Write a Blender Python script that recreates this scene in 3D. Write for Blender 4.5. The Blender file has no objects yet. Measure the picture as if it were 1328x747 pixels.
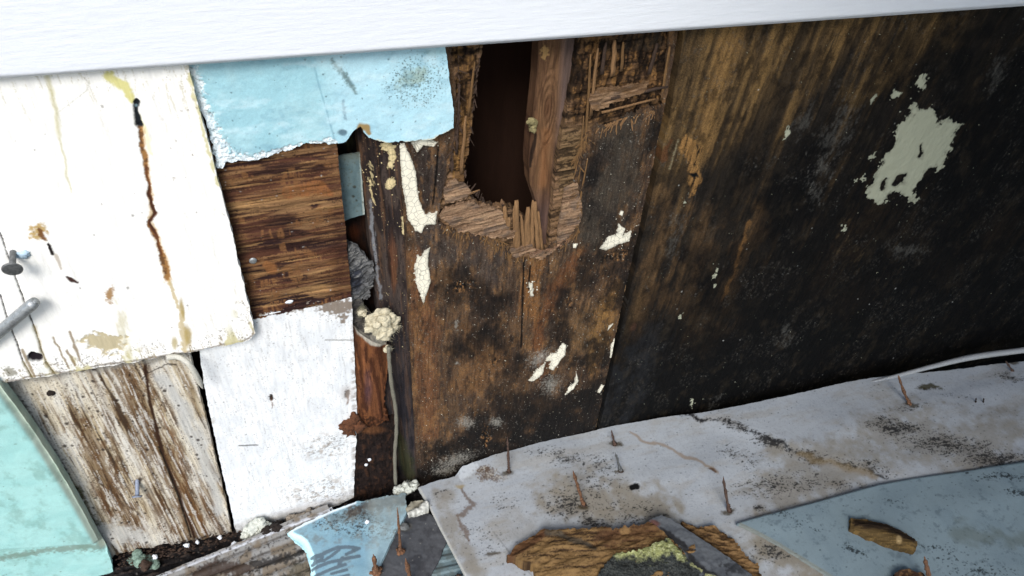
import bpy, bmesh, math, random
import numpy as np
from mathutils import Vector, Matrix
from mathutils.geometry import delaunay_2d_cdt

random.seed(7)
rng = np.random.default_rng(7)
SC = bpy.context.scene
COL = SC.collection

# ------------------------------------------------------------------ camera
F = 1000.0                       # focal length in units of 1/1328 frame width
Zc = Vector((64, 1092, 1000)).normalized()
Xc = Vector((3730, 697, -1000)); Xc = (Xc - Zc * Xc.dot(Zc)).normalized()
Yc = Zc.cross(Xc)
R = Matrix((Xc, Yc, Zc))         # camera -> world
def ray_dir(x, y): return R @ Vector((x - 664.0, 373.5 - y, -F))
D0 = 0.82
ax = R @ Vector((0, 0, -1))
cam_y = -D0 * ax.y
d = ray_dir(600, 611); t = -cam_y / d.y
CAM = Vector((-D0 * ax.x, cam_y, -t * d.z))
cam_data = bpy.data.cameras.new("camera")
cam = bpy.data.objects.new("camera", cam_data); COL.objects.link(cam)
cam.matrix_world = Matrix.Translation(CAM) @ R.to_4x4()
cam_data.lens = 36 * F / 1328; cam_data.sensor_width = 36
cam_data.clip_start = 0.01; cam_data.clip_end = 200
cam_data.dof.use_dof = True; cam_data.dof.focus_distance = 0.80; cam_data.dof.aperture_fstop = 14
SC.camera = cam

# ------------------------------------------------------------------ light
SUN_EL, SUN_AZ = 45, 206           # azimuth counted clockwise from +Y (north)
w = bpy.data.worlds.new("World"); SC.world = w; w.use_nodes = True
nt = w.node_tree; bg = nt.nodes["Background"]
sky = nt.nodes.new("ShaderNodeTexSky"); sky.sky_type = 'NISHITA'; sky.sun_disc = False
sky.sun_elevation = math.radians(SUN_EL); sky.sun_rotation = math.radians(SUN_AZ)
sky.dust_density = 1.6; sky.air_density = 1.1
nt.links.new(sky.outputs[0], bg.inputs[0]); bg.inputs[1].default_value = 0.15
sd = bpy.data.lights.new("sun", 'SUN'); sd.energy = 1.9; sd.angle = math.radians(22); sd.color = (1, .975, .94)
so = bpy.data.objects.new("sun", sd); COL.objects.link(so)
az, el = math.radians(SUN_AZ), math.radians(SUN_EL)
sv = Vector((math.sin(az) * math.cos(el), math.cos(az) * math.cos(el), math.sin(el)))
so.rotation_euler = sv.to_track_quat('Z', 'Y').to_euler(); so.location = sv * 5
SC.view_settings.view_transform = 'Standard'; SC.view_settings.look = 'None'
SC.view_settings.gamma = 1; SC.view_settings.use_curve_mapping = False
SC.view_settings.exposure = 0.58
SC.render.engine = 'CYCLES'

# ------------------------------------------------------------------ planes: a picture point meets a real plane of the place
class Plane:
    def __init__(s, o, u, v, n):
        s.o, s.u, s.v, s.n = Vector(o), Vector(u).normalized(), Vector(v).normalized(), Vector(n).normalized()
    def off(s, k): return Plane(s.o + s.n * k, s.u, s.v, s.n)
    def hit(s, x, y):
        dd = ray_dir(x, y); tt = (s.o - CAM).dot(s.n) / dd.dot(s.n)
        return CAM + dd * tt
    def uv(s, x, y):
        q = s.hit(x, y) - s.o
        return q.dot(s.u), q.dot(s.v)
def wallp(k): return Plane((0, -k, 0), (1, 0, 0), (0, 0, 1), (0, -1, 0))
def floorp(k): return Plane((0, 0, k), (1, 0, 0), (0, 1, 0), (0, 0, 1))
RT = np.array(R.transposed())
CAMn = np.array(CAM)
def topx(P):
    q = (P - CAMn) @ RT.T
    return 664 + F * q[:, 0] / -q[:, 2], 373.5 - F * q[:, 1] / -q[:, 2]

# ------------------------------------------------------------------ noise
def _hash(ix, iy, s):
    h = (ix * 374761393 + iy * 668265263 + s * 1442695041) & 0xffffffff
    h = ((h ^ (h >> 13)) * 1274126177) & 0xffffffff
    h = ((h ^ (h >> 15)) * 2246822519) & 0xffffffff
    return ((h ^ (h >> 16)) & 0xffffff) / float(0xffffff)
def vn(x, y, s=0):
    x = np.asarray(x, float); y = np.asarray(y, float)
    fx, fy = np.floor(x), np.floor(y)
    ix, iy = fx.astype(np.int64), fy.astype(np.int64)
    a, b = x - fx, y - fy
    a = a * a * (3 - 2 * a); b = b * b * (3 - 2 * b)
    return (_hash(ix, iy, s) * (1 - a) + _hash(ix + 1, iy, s) * a) * (1 - b) + \
           (_hash(ix, iy + 1, s) * (1 - a) + _hash(ix + 1, iy + 1, s) * a) * b
def fbm(x, y, s=0, o=4, g=.5):
    t = 0; a = 1; n = 0
    for i in range(o):
        t = t + a * vn(x * 2 ** i + 17.3 * i, y * 2 ** i - 9.1 * i, s + i * 101); n += a; a *= g
    return (t / n - .5) * 1.5 + .5
def sm(x, a, b):
    t = np.clip((x - a) / (b - a), 0, 1); return t * t * (3 - 2 * t)
def terr(x, n, w=.25):
    """broken steps, as torn plies leave them"""
    y = x * n; f = np.floor(y); return (f + sm(y - f, 1 - w, 1)) / n
def lin(c, k=1.0):
    c = np.array(c, float) / 255
    c = np.where(c <= .04045, c / 12.92, ((c + .055) / 1.055) ** 2.4)
    y = float(c @ np.array((.2126, .7152, .0722)))
    c = np.maximum(y + (c - y) * .91, 0)
    return c * k * (.80 + .17 * min(1, max(0, (y - .45) / .35)))

def seg_dist(px, py, pts):
    best = np.full(px.shape, 1e9); wid = np.ones(px.shape)
    for a, b in zip(pts[:-1], pts[1:]):
        ax_, ay_, bx_, by_ = a[0], a[1], b[0], b[1]
        L = (bx_ - ax_) ** 2 + (by_ - ay_) ** 2 + 1e-9
        t = np.clip(((px - ax_) * (bx_ - ax_) + (py - ay_) * (by_ - ay_)) / L, 0, 1)
        dd = np.hypot(px - ax_ - t * (bx_ - ax_), py - ay_ - t * (by_ - ay_))
        ww = (a[2] if len(a) > 2 else 1) * (1 - t) + (b[2] if len(b) > 2 else 1) * t
        m = dd / ww < best
        best = np.where(m, dd / ww, best)
    return best
def inside(px, py, poly):
    od = np.argsort(py, kind='stable'); X, Y = px[od], py[od]
    c = np.zeros(px.shape, bool); n = len(poly)
    for i in range(n):
        x1, y1 = poly[i][:2]; x2, y2 = poly[(i + 1) % n][:2]
        if y1 == y2: continue
        a, b = np.searchsorted(Y, (min(y1, y2), max(y1, y2)), side='left')
        if a < b: c[a:b] ^= X[a:b] < (x2 - x1) * (Y[a:b] - y1) / (y2 - y1) + x1
    out = np.empty_like(c); out[od] = c
    return out
def polysd(px, py, poly):
    dd = seg_dist(px, py, [p[:2] for p in poly] + [poly[0][:2]])
    return np.where(inside(px, py, poly), dd, -dd)

class Surf:
    """what a paint function sees: px, py (picture), u, v (cm on the plane), C colour, h height (m), flake"""
    def __init__(s, px, py, u, v):
        s.px, s.py, s.u, s.v = px, py, u, v
        s.C = np.ones((len(px), 3)) * .5; s.h = np.zeros(len(px)); s.flake = np.full(len(px), -20.0)
        s.warp(3, 25)
    def warp(s, amp, size, seed=3):
        s.wx = s.px + amp * 2 * (fbm(s.px / size, s.py / size, seed, 4) - .5)
        s.wy = s.py + amp * 2 * (fbm(s.px / size, s.py / size, seed + 50, 4) - .5)
    def base(s, c, k=1): s.C[:] = lin(c, k)
    def over(s, c, m, k=1):
        m = np.clip(m, 0, 1)[:, None]; s.C = s.C * (1 - m) + lin(c, k) * m
    def mul(s, f): s.C = s.C * np.asarray(f)[:, None]
    def sp(s, fu, fv, dens, seed=0, size=.35):
        """scattered specks, one candidate per cell, elongated by the unequal frequencies"""
        x, y = s.u * fu, s.v * fv; ix, iy = np.floor(x).astype(np.int64), np.floor(y).astype(np.int64)
        h1, h2, h3, h4 = (_hash(ix, iy, seed + q_) for q_ in (1, 2, 3, 4))
        r = size * (.25 + .75 * h4 ** 2); d_ = np.hypot(x - ix - (r + h2 * (1 - 2 * r)), y - iy - (r + h3 * (1 - 2 * r)))
        return sm(1 - d_ / r, 0, .35) * (h1 < dens)
    def blob(s, cx, cy, rx, ry, ang=0):
        a = math.radians(ang); dx, dy = s.wx - cx, s.wy - cy
        X = dx * math.cos(a) + dy * math.sin(a); Y = -dx * math.sin(a) + dy * math.cos(a)
        return 1 - np.hypot(X / rx, Y / ry)
    def stroke(s, pts): return 1 - seg_dist(s.wx, s.wy, pts)
    def poly(s, pts): return polysd(s.wx, s.wy, pts)
    def n(s, fu, fv, seed=0, o=4, g=.5, ang=0):
        if ang:
            a = math.radians(ang); U = s.u * math.cos(a) + s.v * math.sin(a); V = -s.u * math.sin(a) + s.v * math.cos(a)
        else: U, V = s.u, s.v
        return fbm(U * fu, V * fv, seed, o, g)

def densify(poly, step, rough_default, seed):
    """outline in picture pixels; third value = ragged amplitude of the side that starts there, fourth = length of its teeth"""
    out = []; n = len(poly); acc = 0.0
    for i in range(n):
        a, b = poly[i], poly[(i + 1) % n]
        amp = a[2] if len(a) > 2 else rough_default
        fr = a[3] if len(a) > 3 else 9.0
        L = math.hypot(b[0] - a[0], b[1] - a[1]); k = max(1, int(L / step))
        nx, ny = (b[1] - a[1]) / (L + 1e-9), -(b[0] - a[0]) / (L + 1e-9)
        ts = np.arange(k) / k; dd = acc + ts * L
        j = (fbm(dd / fr, dd * 0 + .5, seed, 4, .6) - .5) * 2 * amp * np.minimum(1, np.minimum(ts, 1 - ts) * L / 3 + .15)
        for t_, jj in zip(ts, j):
            out.append((a[0] + (b[0] - a[0]) * t_ + nx * jj, a[1] + (b[1] - a[1]) * t_ + ny * jj))
        acc += L
    return out

QUAL = 1.12
def mesh_obj(name, verts, faces, mat, parent=None, smooth=True):
    me = bpy.data.meshes.new(name)
    if isinstance(faces, tuple):            # (triangles, quads) as arrays
        T_, Q_ = faces; me.vertices.add(len(verts)); me.vertices.foreach_set('co', np.asarray(verts, np.float32).ravel())
        me.loops.add(T_.size + Q_.size); me.loops.foreach_set('vertex_index', np.concatenate([T_.ravel(), Q_.ravel()]).astype(np.int32))
        me.polygons.add(len(T_) + len(Q_))
        me.polygons.foreach_set('loop_start', np.concatenate([np.arange(len(T_)) * 3, T_.size + np.arange(len(Q_)) * 4]).astype(np.int32))
        me.update(calc_edges=True)
    else:
        me.from_pydata(verts if isinstance(verts, list) else verts.tolist(), [], faces if isinstance(faces, list) else faces.tolist())
    me.materials.append(mat)
    if smooth: me.polygons.foreach_set('use_smooth', [True] * len(me.polygons))
    me.update()
    o = bpy.data.objects.new(name, me); COL.objects.link(o)
    if parent: o.parent = parent; o.matrix_parent_inverse = parent.matrix_world.inverted()
    return o

def sheet(name, outline, plane, thick, mat, paint, holes=(), step=1.6, rough=.5, parent=None, seed=1, bend=None, pad=4):
    """a slab of real thickness: a dense front face on the plane, rim and back"""
    step = step / QUAL
    loops = [densify(outline, step * 1.0, rough, seed)] + [densify(h_, step, rough, seed + 9 + i) for i, h_ in enumerate(holes)]
    uvl = [[plane.uv(*p) for p in lp] for lp in loops]
    allp = np.array(uvl[0])
    # metric step from the picture scale inside the frame
    cx = np.clip(np.mean([p[0] for p in loops[0]]), 0, 1328); cy = np.clip(np.mean([p[1] for p in loops[0]]), 0, 747)
    ppm = F / max(.05, ((plane.hit(cx, cy) - CAM).dot(ax)))
    st = step / ppm
    u0, v0 = allp.min(0); u1, v1 = allp.max(0)
    gu, gv = np.meshgrid(np.arange(u0, u1, st), np.arange(v0, v1, st)); gu = gu.ravel(); gv = gv.ravel()
    gu = gu + (rng.random(gu.size) - .5) * st * .6; gv = gv + (rng.random(gv.size) - .5) * st * .6
    # sparse beyond the frame
    P = np.array(plane.o)[None] + gu[:, None] * np.array(plane.u) + gv[:, None] * np.array(plane.v)
    gx, gy = topx(P)
    outf = (gx < -12) | (gx > 1340) | (gy < -12) | (gy > 760)
    keep = (~outf) | (rng.random(gu.size) < .03)
    gu, gv = gu[keep], gv[keep]
    ins = inside(gu, gv, uvl[0])
    for lp in uvl[1:]: ins &= ~inside(gu, gv, lp)
    gu, gv = gu[ins], gv[ins]
    pts = [Vector(p) for lp in uvl for p in lp]
    nb = len(pts); edges = []; k = 0
    for lp in uvl:
        n = len(lp); edges += [(k + i, k + (i + 1) % n) for i in range(n)]; k += n
    pts += [Vector((a, b)) for a, b in zip(gu.tolist(), gv.tolist())]
    r = delaunay_2d_cdt(pts, edges, [], 0, 1e-7)
    V = np.array([(p.x, p.y) for p in r[0]]); T = np.array(r[2])
    c = V[T].mean(1)
    k_in = inside(c[:, 0], c[:, 1], uvl[0])
    for lp in uvl[1:]: k_in &= ~inside(c[:, 0], c[:, 1], lp)
    T = T[k_in]
    P = np.array(plane.o)[None] + V[:, :1] * np.array(plane.u) + V[:, 1:] * np.array(plane.v)
    px, py = topx(P)
    S = Surf(px, py, V[:, 0] * 100, V[:, 1] * 100)
    if paint: paint(S)
    # orient
    a, b, c3 = V[T[:, 0]], V[T[:, 1]], V[T[:, 2]]
    area = (b[:, 0] - a[:, 0]) * (c3[:, 1] - a[:, 1]) - (b[:, 1] - a[:, 1]) * (c3[:, 0] - a[:, 0])
    flip = area < 0; T[flip] = T[flip][:, ::-1]
    N = np.array(plane.n); UxV = np.cross(np.array(plane.u), np.array(plane.v))
    if UxV @ N < 0: T = T[:, ::-1]
    # boundary edges
    E = np.concatenate([T[:, [0, 1]], T[:, [1, 2]], T[:, [2, 0]]])
    key = np.minimum(E[:, 0], E[:, 1]) * len(V) + np.maximum(E[:, 0], E[:, 1])
    uq, idx, cnt = np.unique(key, return_index=True, return_counts=True)
    B = E[idx[cnt == 1]]
    bend_h = bend(S) if bend is not None else 0
    front = P + N * (S.h + bend_h)[:, None]
    back = P + N * ((bend_h if bend is not None else np.zeros(len(P))) - thick)[:, None]
    bi = np.unique(B); mp = np.full(len(V), -1); mp[bi] = np.arange(len(bi))
    nf = len(V); nbv = len(bi)
    # rim verts doubled for a hard edge, then the back face
    verts = np.concatenate([front, front[bi], back[bi]])
    Q = np.stack([nf + mp[B[:, 1]], nf + mp[B[:, 0]], nf + nbv + mp[B[:, 0]], nf + nbv + mp[B[:, 1]]], 1)
    rb = delaunay_2d_cdt([Vector(x) for x in V[bi]], [(int(mp[a_]), int(mp[b_])) for a_, b_ in B], [], 0, 1e-7)
    TT = T
    if len(rb[0]) == nbv:
        TB = np.array(rb[2]); cb = V[bi][TB].mean(1); kk = inside(cb[:, 0], cb[:, 1], uvl[0])
        for lp in uvl[1:]: kk &= ~inside(cb[:, 0], cb[:, 1], lp)
        TB = TB[kk]; orig = np.array([x[0] for x in rb[3]]) if rb[3] else np.arange(nbv)
        TT = np.concatenate([T, TB + nf + nbv])
    o = mesh_obj(name, verts, (TT, Q), mat, parent)
    me = o.data
    Cc = np.concatenate([S.C, S.C[bi] * .85, S.C[bi] * .7])
    rgba = np.ones((len(verts), 4), np.float32); rgba[:, :3] = np.clip(Cc, 0, 1)
    at = me.attributes.new('col', 'FLOAT_COLOR', 'POINT'); at.data.foreach_set('color', rgba.ravel())
    at = me.attributes.new('flake', 'FLOAT', 'POINT')
    at.data.foreach_set('value', np.concatenate([S.flake, S.flake[bi], S.flake[bi] * 0 - 20]).astype(np.float32))
    return o

# ------------------------------------------------------------------ materials
def surf_mat(name, rough=.8, grain=(60, 60, 60), gamt=.25, bump=.35, bdist=.0006, spec=.3, flake=None, crackle=True,
             fine=900, famt=.12, colour=None):
    m = bpy.data.materials.new(name); m.use_nodes = True; N = m.node_tree.nodes; L = m.node_tree.links
    b = N["Principled BSDF"]; b.inputs['Roughness'].default_value = rough; b.inputs['Specular IOR Level'].default_value = spec
    geo = N.new("ShaderNodeNewGeometry")
    if colour is None:
        at = N.new("ShaderNodeAttribute"); at.attribute_name = 'col'; colo = at.outputs['Color']
    else:
        rg = N.new("ShaderNodeRGB"); rg.outputs[0].default_value = (*colour, 1); colo = rg.outputs[0]
    mp = N.new("ShaderNodeMapping"); mp.inputs['Scale'].default_value = grain; L.new(geo.outputs['Position'], mp.inputs[0])
    n1 = N.new("ShaderNodeTexNoise"); n1.inputs['Scale'].default_value = 1; n1.inputs['Detail'].default_value = 6
    n1.inputs['Roughness'].default_value = .65; L.new(mp.outputs[0], n1.inputs['Vector'])
    n2 = N.new("ShaderNodeTexNoise"); n2.inputs['Scale'].default_value = fine; n2.inputs['Detail'].default_value = 3
    L.new(geo.outputs['Position'], n2.inputs['Vector'])
    def math_(op, a, c=None, clamp=False):
        q = N.new("ShaderNodeMath"); q.operation = op; q.use_clamp = clamp
        for i, x in enumerate((a, c)):
            if x is None: continue
            if isinstance(x, (int, float)): q.inputs[i].default_value = x
            else: L.new(x, q.inputs[i])
        return q.outputs[0]
    g = math_('ADD', math_('MULTIPLY', math_('SUBTRACT', n1.outputs[0], .5), 2 * gamt * 2),
              math_('MULTIPLY', math_('SUBTRACT', n2.outputs[0], .5), 2 * famt * 2))
    g = math_('ADD', g, 1.0)
    g = math_('MAXIMUM', g, .12)
    vm = N.new("ShaderNodeVectorMath"); vm.operation = 'SCALE'; L.new(colo, vm.inputs[0]); L.new(g, vm.inputs['Scale'])
    col = vm.outputs[0]
    height = math_('ADD', n1.outputs[0], math_('MULTIPLY', n2.outputs[0], .35))
    if flake is not None:
        fa = N.new("ShaderNodeAttribute"); fa.attribute_name = 'flake'
        n3 = N.new("ShaderNodeTexNoise"); n3.inputs['Scale'].default_value = 260; n3.inputs['Detail'].default_value = 4; n3.inputs['Roughness'].default_value = .7
        L.new(geo.outputs['Position'], n3.inputs['Vector'])
        f = math_('ADD', fa.outputs['Fac'], math_('MULTIPLY', math_('SUBTRACT', n3.outputs[0], .5), 7))
        f = math_('MULTIPLY', math_('ADD', f, .3), 1.6, True)
        fc = N.new("ShaderNodeVectorMath"); fc.operation = 'SCALE'; fc.inputs[0].default_value = flake[:3]
        n4 = N.new("ShaderNodeTexNoise"); n4.inputs['Scale'].default_value = 70; n4.inputs['Detail'].default_value = 5; n4.inputs['Roughness'].default_value = .7
        L.new(geo.outputs['Position'], n4.inputs['Vector'])
        fg = math_('ADD', math_('MULTIPLY', math_('SUBTRACT', n4.outputs[0], .5), 1.3), .97)
        fg = math_('MULTIPLY', fg, math_('ADD', math_('MULTIPLY', fa.outputs['Fac'], .10), .72, False))
        fg = math_('MINIMUM', fg, 1.08)
        height = math_('ADD', math_('MULTIPLY', height, math_('SUBTRACT', 1.0, math_('MULTIPLY', f, .75))), math_('MULTIPLY', math_('MULTIPLY', n4.outputs[0], f), 1.2))
        if crackle:
            vo = N.new("ShaderNodeTexVoronoi"); vo.feature = 'DISTANCE_TO_EDGE'; vo.inputs['Scale'].default_value = 150
            L.new(geo.outputs['Position'], vo.inputs['Vector'])
            fg = math_('MULTIPLY', fg, math_('ADD', math_('MULTIPLY', vo.outputs[0], 12.0, True), .45, True))
        L.new(fg, fc.inputs['Scale'])
        mx = N.new("ShaderNodeMix"); mx.data_type = 'RGBA'
        L.new(f, mx.inputs['Factor']); L.new(col, mx.inputs['A']); L.new(fc.outputs[0], mx.inputs['B'])
        col = mx.outputs['Result']
        height = math_('ADD', height, math_('MULTIPLY', f, 1.2))
    L.new(col, b.inputs['Base Color'])
    bp = N.new("ShaderNodeBump"); bp.inputs['Strength'].default_value = bump; bp.inputs['Distance'].default_value = bdist * 3
    L.new(height, bp.inputs['Height']); L.new(bp.outputs[0], b.inputs['Normal'])
    return m

M_siding = surf_mat('white_siding_paint', .55, (40, 200, 420), .02, .3, .0004, .3, fine=700, famt=.02)
M_paint = surf_mat('old_white_paint', .7, (420, 420, 22), .035, .25, .0003, .2, fine=900, famt=.03)
M_hwood = surf_mat('torn_wood_horizontal', .85, (24, 420, 440), .34, .8, .0007, .12, fine=1400, famt=.2)
M_vwood = surf_mat('rotten_wood_vertical', .8, (480, 480, 30), .36, .7, .0006, .12, flake=lin((236, 214, 158), .95), fine=1200, famt=.25)
M_mould = surf_mat('mouldy_plywood', .72, (430, 430, 40), .34, .6, .0005, .16, flake=lin((225, 225, 215), .95), crackle=False, fine=1000, famt=.55)
M_mouldr = surf_mat('blackened_plywood', .75, (240, 240, 60), .26, .4, .0004, .10, flake=lin((182, 184, 158), .95), crackle=False, fine=900, famt=.5)
M_foam = surf_mat('foam_board', .6, (90, 90, 90), .05, .25, .0004, .3, fine=1100, famt=.09)
M_sheet = surf_mat('painted_hardboard', .62, (260, 110, 260), .05, .22, .0003, .25, fine=1300, famt=.10)
M_splint = surf_mat('splintered_core', .8, (420, 420, 30), .35, .7, .0006, .12, fine=1500, famt=.15)

def plain(name, c, rough=.7, metal=0, spec=.4, n=300, amt=.3, bump=.3, emboss=.0006, grain=None):
    m = surf_mat(name, rough, grain or (n, n, n), amt, bump, emboss, spec, colour=tuple(lin(c)), famt=.15)
    m.node_tree.nodes["Principled BSDF"].inputs['Metallic'].default_value = metal
    return m
M_rust = plain('rusty_nail', (88, 66, 54), .9, 0, n=420, amt=1.0)
M_rust2 = plain('orange_rusty_nail', (122, 84, 56), .9, 0, n=420, amt=1.0)
M_steel = plain('weathered_steel', (120, 122, 122), .5, .5, n=400, amt=.5)
M_galv = plain('galvanised_steel', (175, 180, 182), .42, .6, n=300, amt=.4)
M_wool = plain('cream_wool', (212, 202, 172), .95, n=200, amt=.15, spec=.1)
M_woolg = plain('grey_wool', (120, 122, 120), .95, n=200, amt=.3, spec=.1)
M_wooly = plain('yellow_wool', (200, 205, 110), .95, n=200, amt=.35, spec=.1)
M_woolw = plain('white_fluff', (205, 208, 196), .95, n=200, amt=.25, spec=.1)
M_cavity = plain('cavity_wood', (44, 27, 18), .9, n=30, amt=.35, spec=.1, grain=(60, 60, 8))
M_soil = plain('dark_soil', (34, 30, 28), .95, n=120, amt=.6, bump=.8, emboss=.003, spec=.1)
M_cord = plain('grey_cord', (128, 124, 108), .8, n=600, amt=.35)
M_pipe = plain('white_pipe', (168, 170, 170), .5, n=60, amt=.08)
M_chip = plain('white_chip', (235, 240, 245), .6, n=200, amt=.1)
M_dark = plain('dark_crumb', (38, 28, 22), .9, n=300, amt=.5)
M_brown = plain('brown_crumb', (70, 52, 40), .9, n=300, amt=.5)
M_fibre = plain('dark_fibre', (96, 98, 100), .9, n=500, amt=.5, grain=(500, 500, 60))

# ------------------------------------------------------------------ tagging
def tag(o, label, cat, group=None, kind=None):
    o['label'] = label; o['category'] = cat
    if group: o['group'] = group
    if kind: o['kind'] = kind
    return o
def empty(name, loc, label, cat, group=None):
    o = bpy.data.objects.new(name, None); COL.objects.link(o); o.location = loc; o.empty_display_size = .02
    bpy.context.view_layer.update()
    return tag(o, label, cat, group)
def settle(o):
    """origin to the base of a thing that is one mesh"""
    n = len(o.data.vertices); a = np.empty(n * 3); o.data.vertices.foreach_get('co', a); a = a.reshape(-1, 3)
    c = (a.min(0) + a.max(0)) / 2; c[2] = a[:, 2].min()
    o.data.vertices.foreach_set('co', (a - c).ravel()); o.location = c; o.data.update()
    return o

# ------------------------------------------------------------------ small builders
def tube(pts, radii, seg=8, cap=True):
    pts = [Vector(p) for p in pts]; vs = []; fs = []
    nrm = None
    for i, p in enumerate(pts):
        tdir = (pts[min(i + 1, len(pts) - 1)] - pts[max(i - 1, 0)]).normalized()
        if nrm is None:
            nrm = tdir.orthogonal().normalized()
        nrm = (nrm - tdir * nrm.dot(tdir)).normalized(); bn = tdir.cross(nrm)
        for k in range(seg):
            a = 2 * math.pi * k / seg
            vs.append(tuple(p + (nrm * math.cos(a) + bn * math.sin(a)) * radii[i]))
    for i in range(len(pts) - 1):
        for k in range(seg):
            a, b = i * seg + k, i * seg + (k + 1) % seg
            fs.append((a, b, b + seg, a + seg))
    if cap:
        fs.append(tuple(range(seg - 1, -1, -1))); fs.append(tuple(range((len(pts) - 1) * seg, len(pts) * seg)))
    return vs, fs
def join(parts):
    V, Fc = [], []
    for v, f in parts:
        k = len(V); V += list(v); Fc += [tuple(i + k for i in q) for q in f]
    return V, Fc
def lump(c, r, seed, sub=3, amp=.35, freq=2.2, sq=(1, 1, 1)):
    bm = bmesh.new(); bmesh.ops.create_icosphere(bm, subdivisions=sub, radius=1)
    vs = np.array([v.co[:] for v in bm.verts]); fs = [tuple(v.index for v in f.verts) for f in bm.faces]; bm.free()
    n = fbm(vs[:, 0] * freq + seed, vs[:, 1] * freq + vs[:, 2] * freq * 1.3 + seed, seed, 4, .6) - .5
    n2 = fbm(vs[:, 2] * freq + seed + 7, vs[:, 0] * freq - vs[:, 1] * freq, seed + 5, 4, .6) - .5
    vs = vs * (1 + amp * 2 * (n + n2))[:, None] * np.array(sq) * r + np.array(c)
    return [tuple(v) for v in vs], fs
def fibres(c, r, n, seed, rad=.00018, length=1.3, squash=(1, 1, 1)):
    rr = random.Random(seed); out = []
    for i in range(n):
        d1 = Vector((rr.gauss(0, 1), rr.gauss(0, 1), rr.gauss(0, 1))).normalized()
        p = Vector(c) + Vector([d1[k] * r * rr.uniform(.5, .95) * squash[k] for k in range(3)])
        d2 = (d1 + Vector((rr.gauss(0, .8), rr.gauss(0, .8), rr.gauss(0, .8)))).normalized()
        pts = [p]; L = r * length * rr.uniform(.3, .8)
        for k in range(5):
            d2 = (d2 + Vector((rr.gauss(0, .4), rr.gauss(0, .4), rr.gauss(0, .4)))).normalized()
            pts.append(pts[-1] + d2 * L / 5)
        out.append(tube(pts, [rad] * 5 + [rad * .4], 3, False))
    return out
def pxm(plane, x, y): return F / (plane.hit(x, y) - CAM).dot(ax)      # picture pixels per metre there

# ==================================================================================================
#                                         THE SETTING
# ==================================================================================================
def build_ground():
    n = 90; xs = np.linspace(-1, 1, n); s = np.sign(xs) * np.abs(xs) ** 2.2 * 30
    X, Y = np.meshgrid(s, s); Z = -.055 + .012 * (fbm(X * 14, Y * 14, 4) - .5)
    vs = np.stack([X.ravel(), Y.ravel(), Z.ravel()], 1)
    fs = [(j * n + i, j * n + i + 1, (j + 1) * n + i + 1, (j + 1) * n + i) for j in range(n - 1) for i in range(n - 1)]
    o = mesh_obj('ground', vs, fs, M_soil); o['kind'] = 'structure'
build_ground()

def box(x0, x1, y0, y1, z0, z1):
    v = [(x, y, z) for z in (z0, z1) for y in (y0, y1) for x in (x0, x1)]
    return v, [(0, 2, 3, 1), (4, 5, 7, 6), (0, 1, 5, 4), (2, 6, 7, 3), (0, 4, 6, 2), (1, 3, 7, 5)]
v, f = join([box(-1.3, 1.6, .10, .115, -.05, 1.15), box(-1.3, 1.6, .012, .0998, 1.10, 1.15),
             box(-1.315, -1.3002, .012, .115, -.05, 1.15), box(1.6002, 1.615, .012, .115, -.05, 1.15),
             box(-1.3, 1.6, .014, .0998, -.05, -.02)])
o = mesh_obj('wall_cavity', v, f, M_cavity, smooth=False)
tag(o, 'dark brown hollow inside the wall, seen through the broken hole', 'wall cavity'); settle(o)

# unseen slab added above the right side: it keeps the sun and the zenith sky off the black panel
v, f = join([box(-.12, 3.2, -1.55, .10, 1.42, 1.45), box(-.12, 3.2, -1.575, -1.5505, 1.36, 1.47)])
o = mesh_obj('added_shade_slab', v, f, plain('shade_slab_grey', (150, 150, 150), .7, n=20, amt=.1, grain=(4, 40, 4)), smooth=False)
tag(o, 'unseen grey slab added above the right side of the wall to shade it', 'added shade slab'); settle(o)

# ------------------------------------------------------------------ the siding board across the top
def p_siding(S):
    S.base((238, 243, 250), .93)
    S.h += -.004 * sm(S.py + (S.px) * .0715, 96, 106) ** 2 * (S.py > -60)
    S.h += .00012 * (S.n(.5, 7, 5, 4) - .5) + .00012 * (S.n(1.2, 5, 8, 3) - .5)
o = sheet('siding_board', [(-200, 119.3), (0, 105), (1328, 10), (1560, -6.6), (1560, -420), (-200, -420)], wallp(.0215), .009, M_siding, p_siding, step=2.2, rough=.15)
tag(o, 'clean white wood-grained siding board across the top, above everything else', 'siding board'); settle(o)

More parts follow.
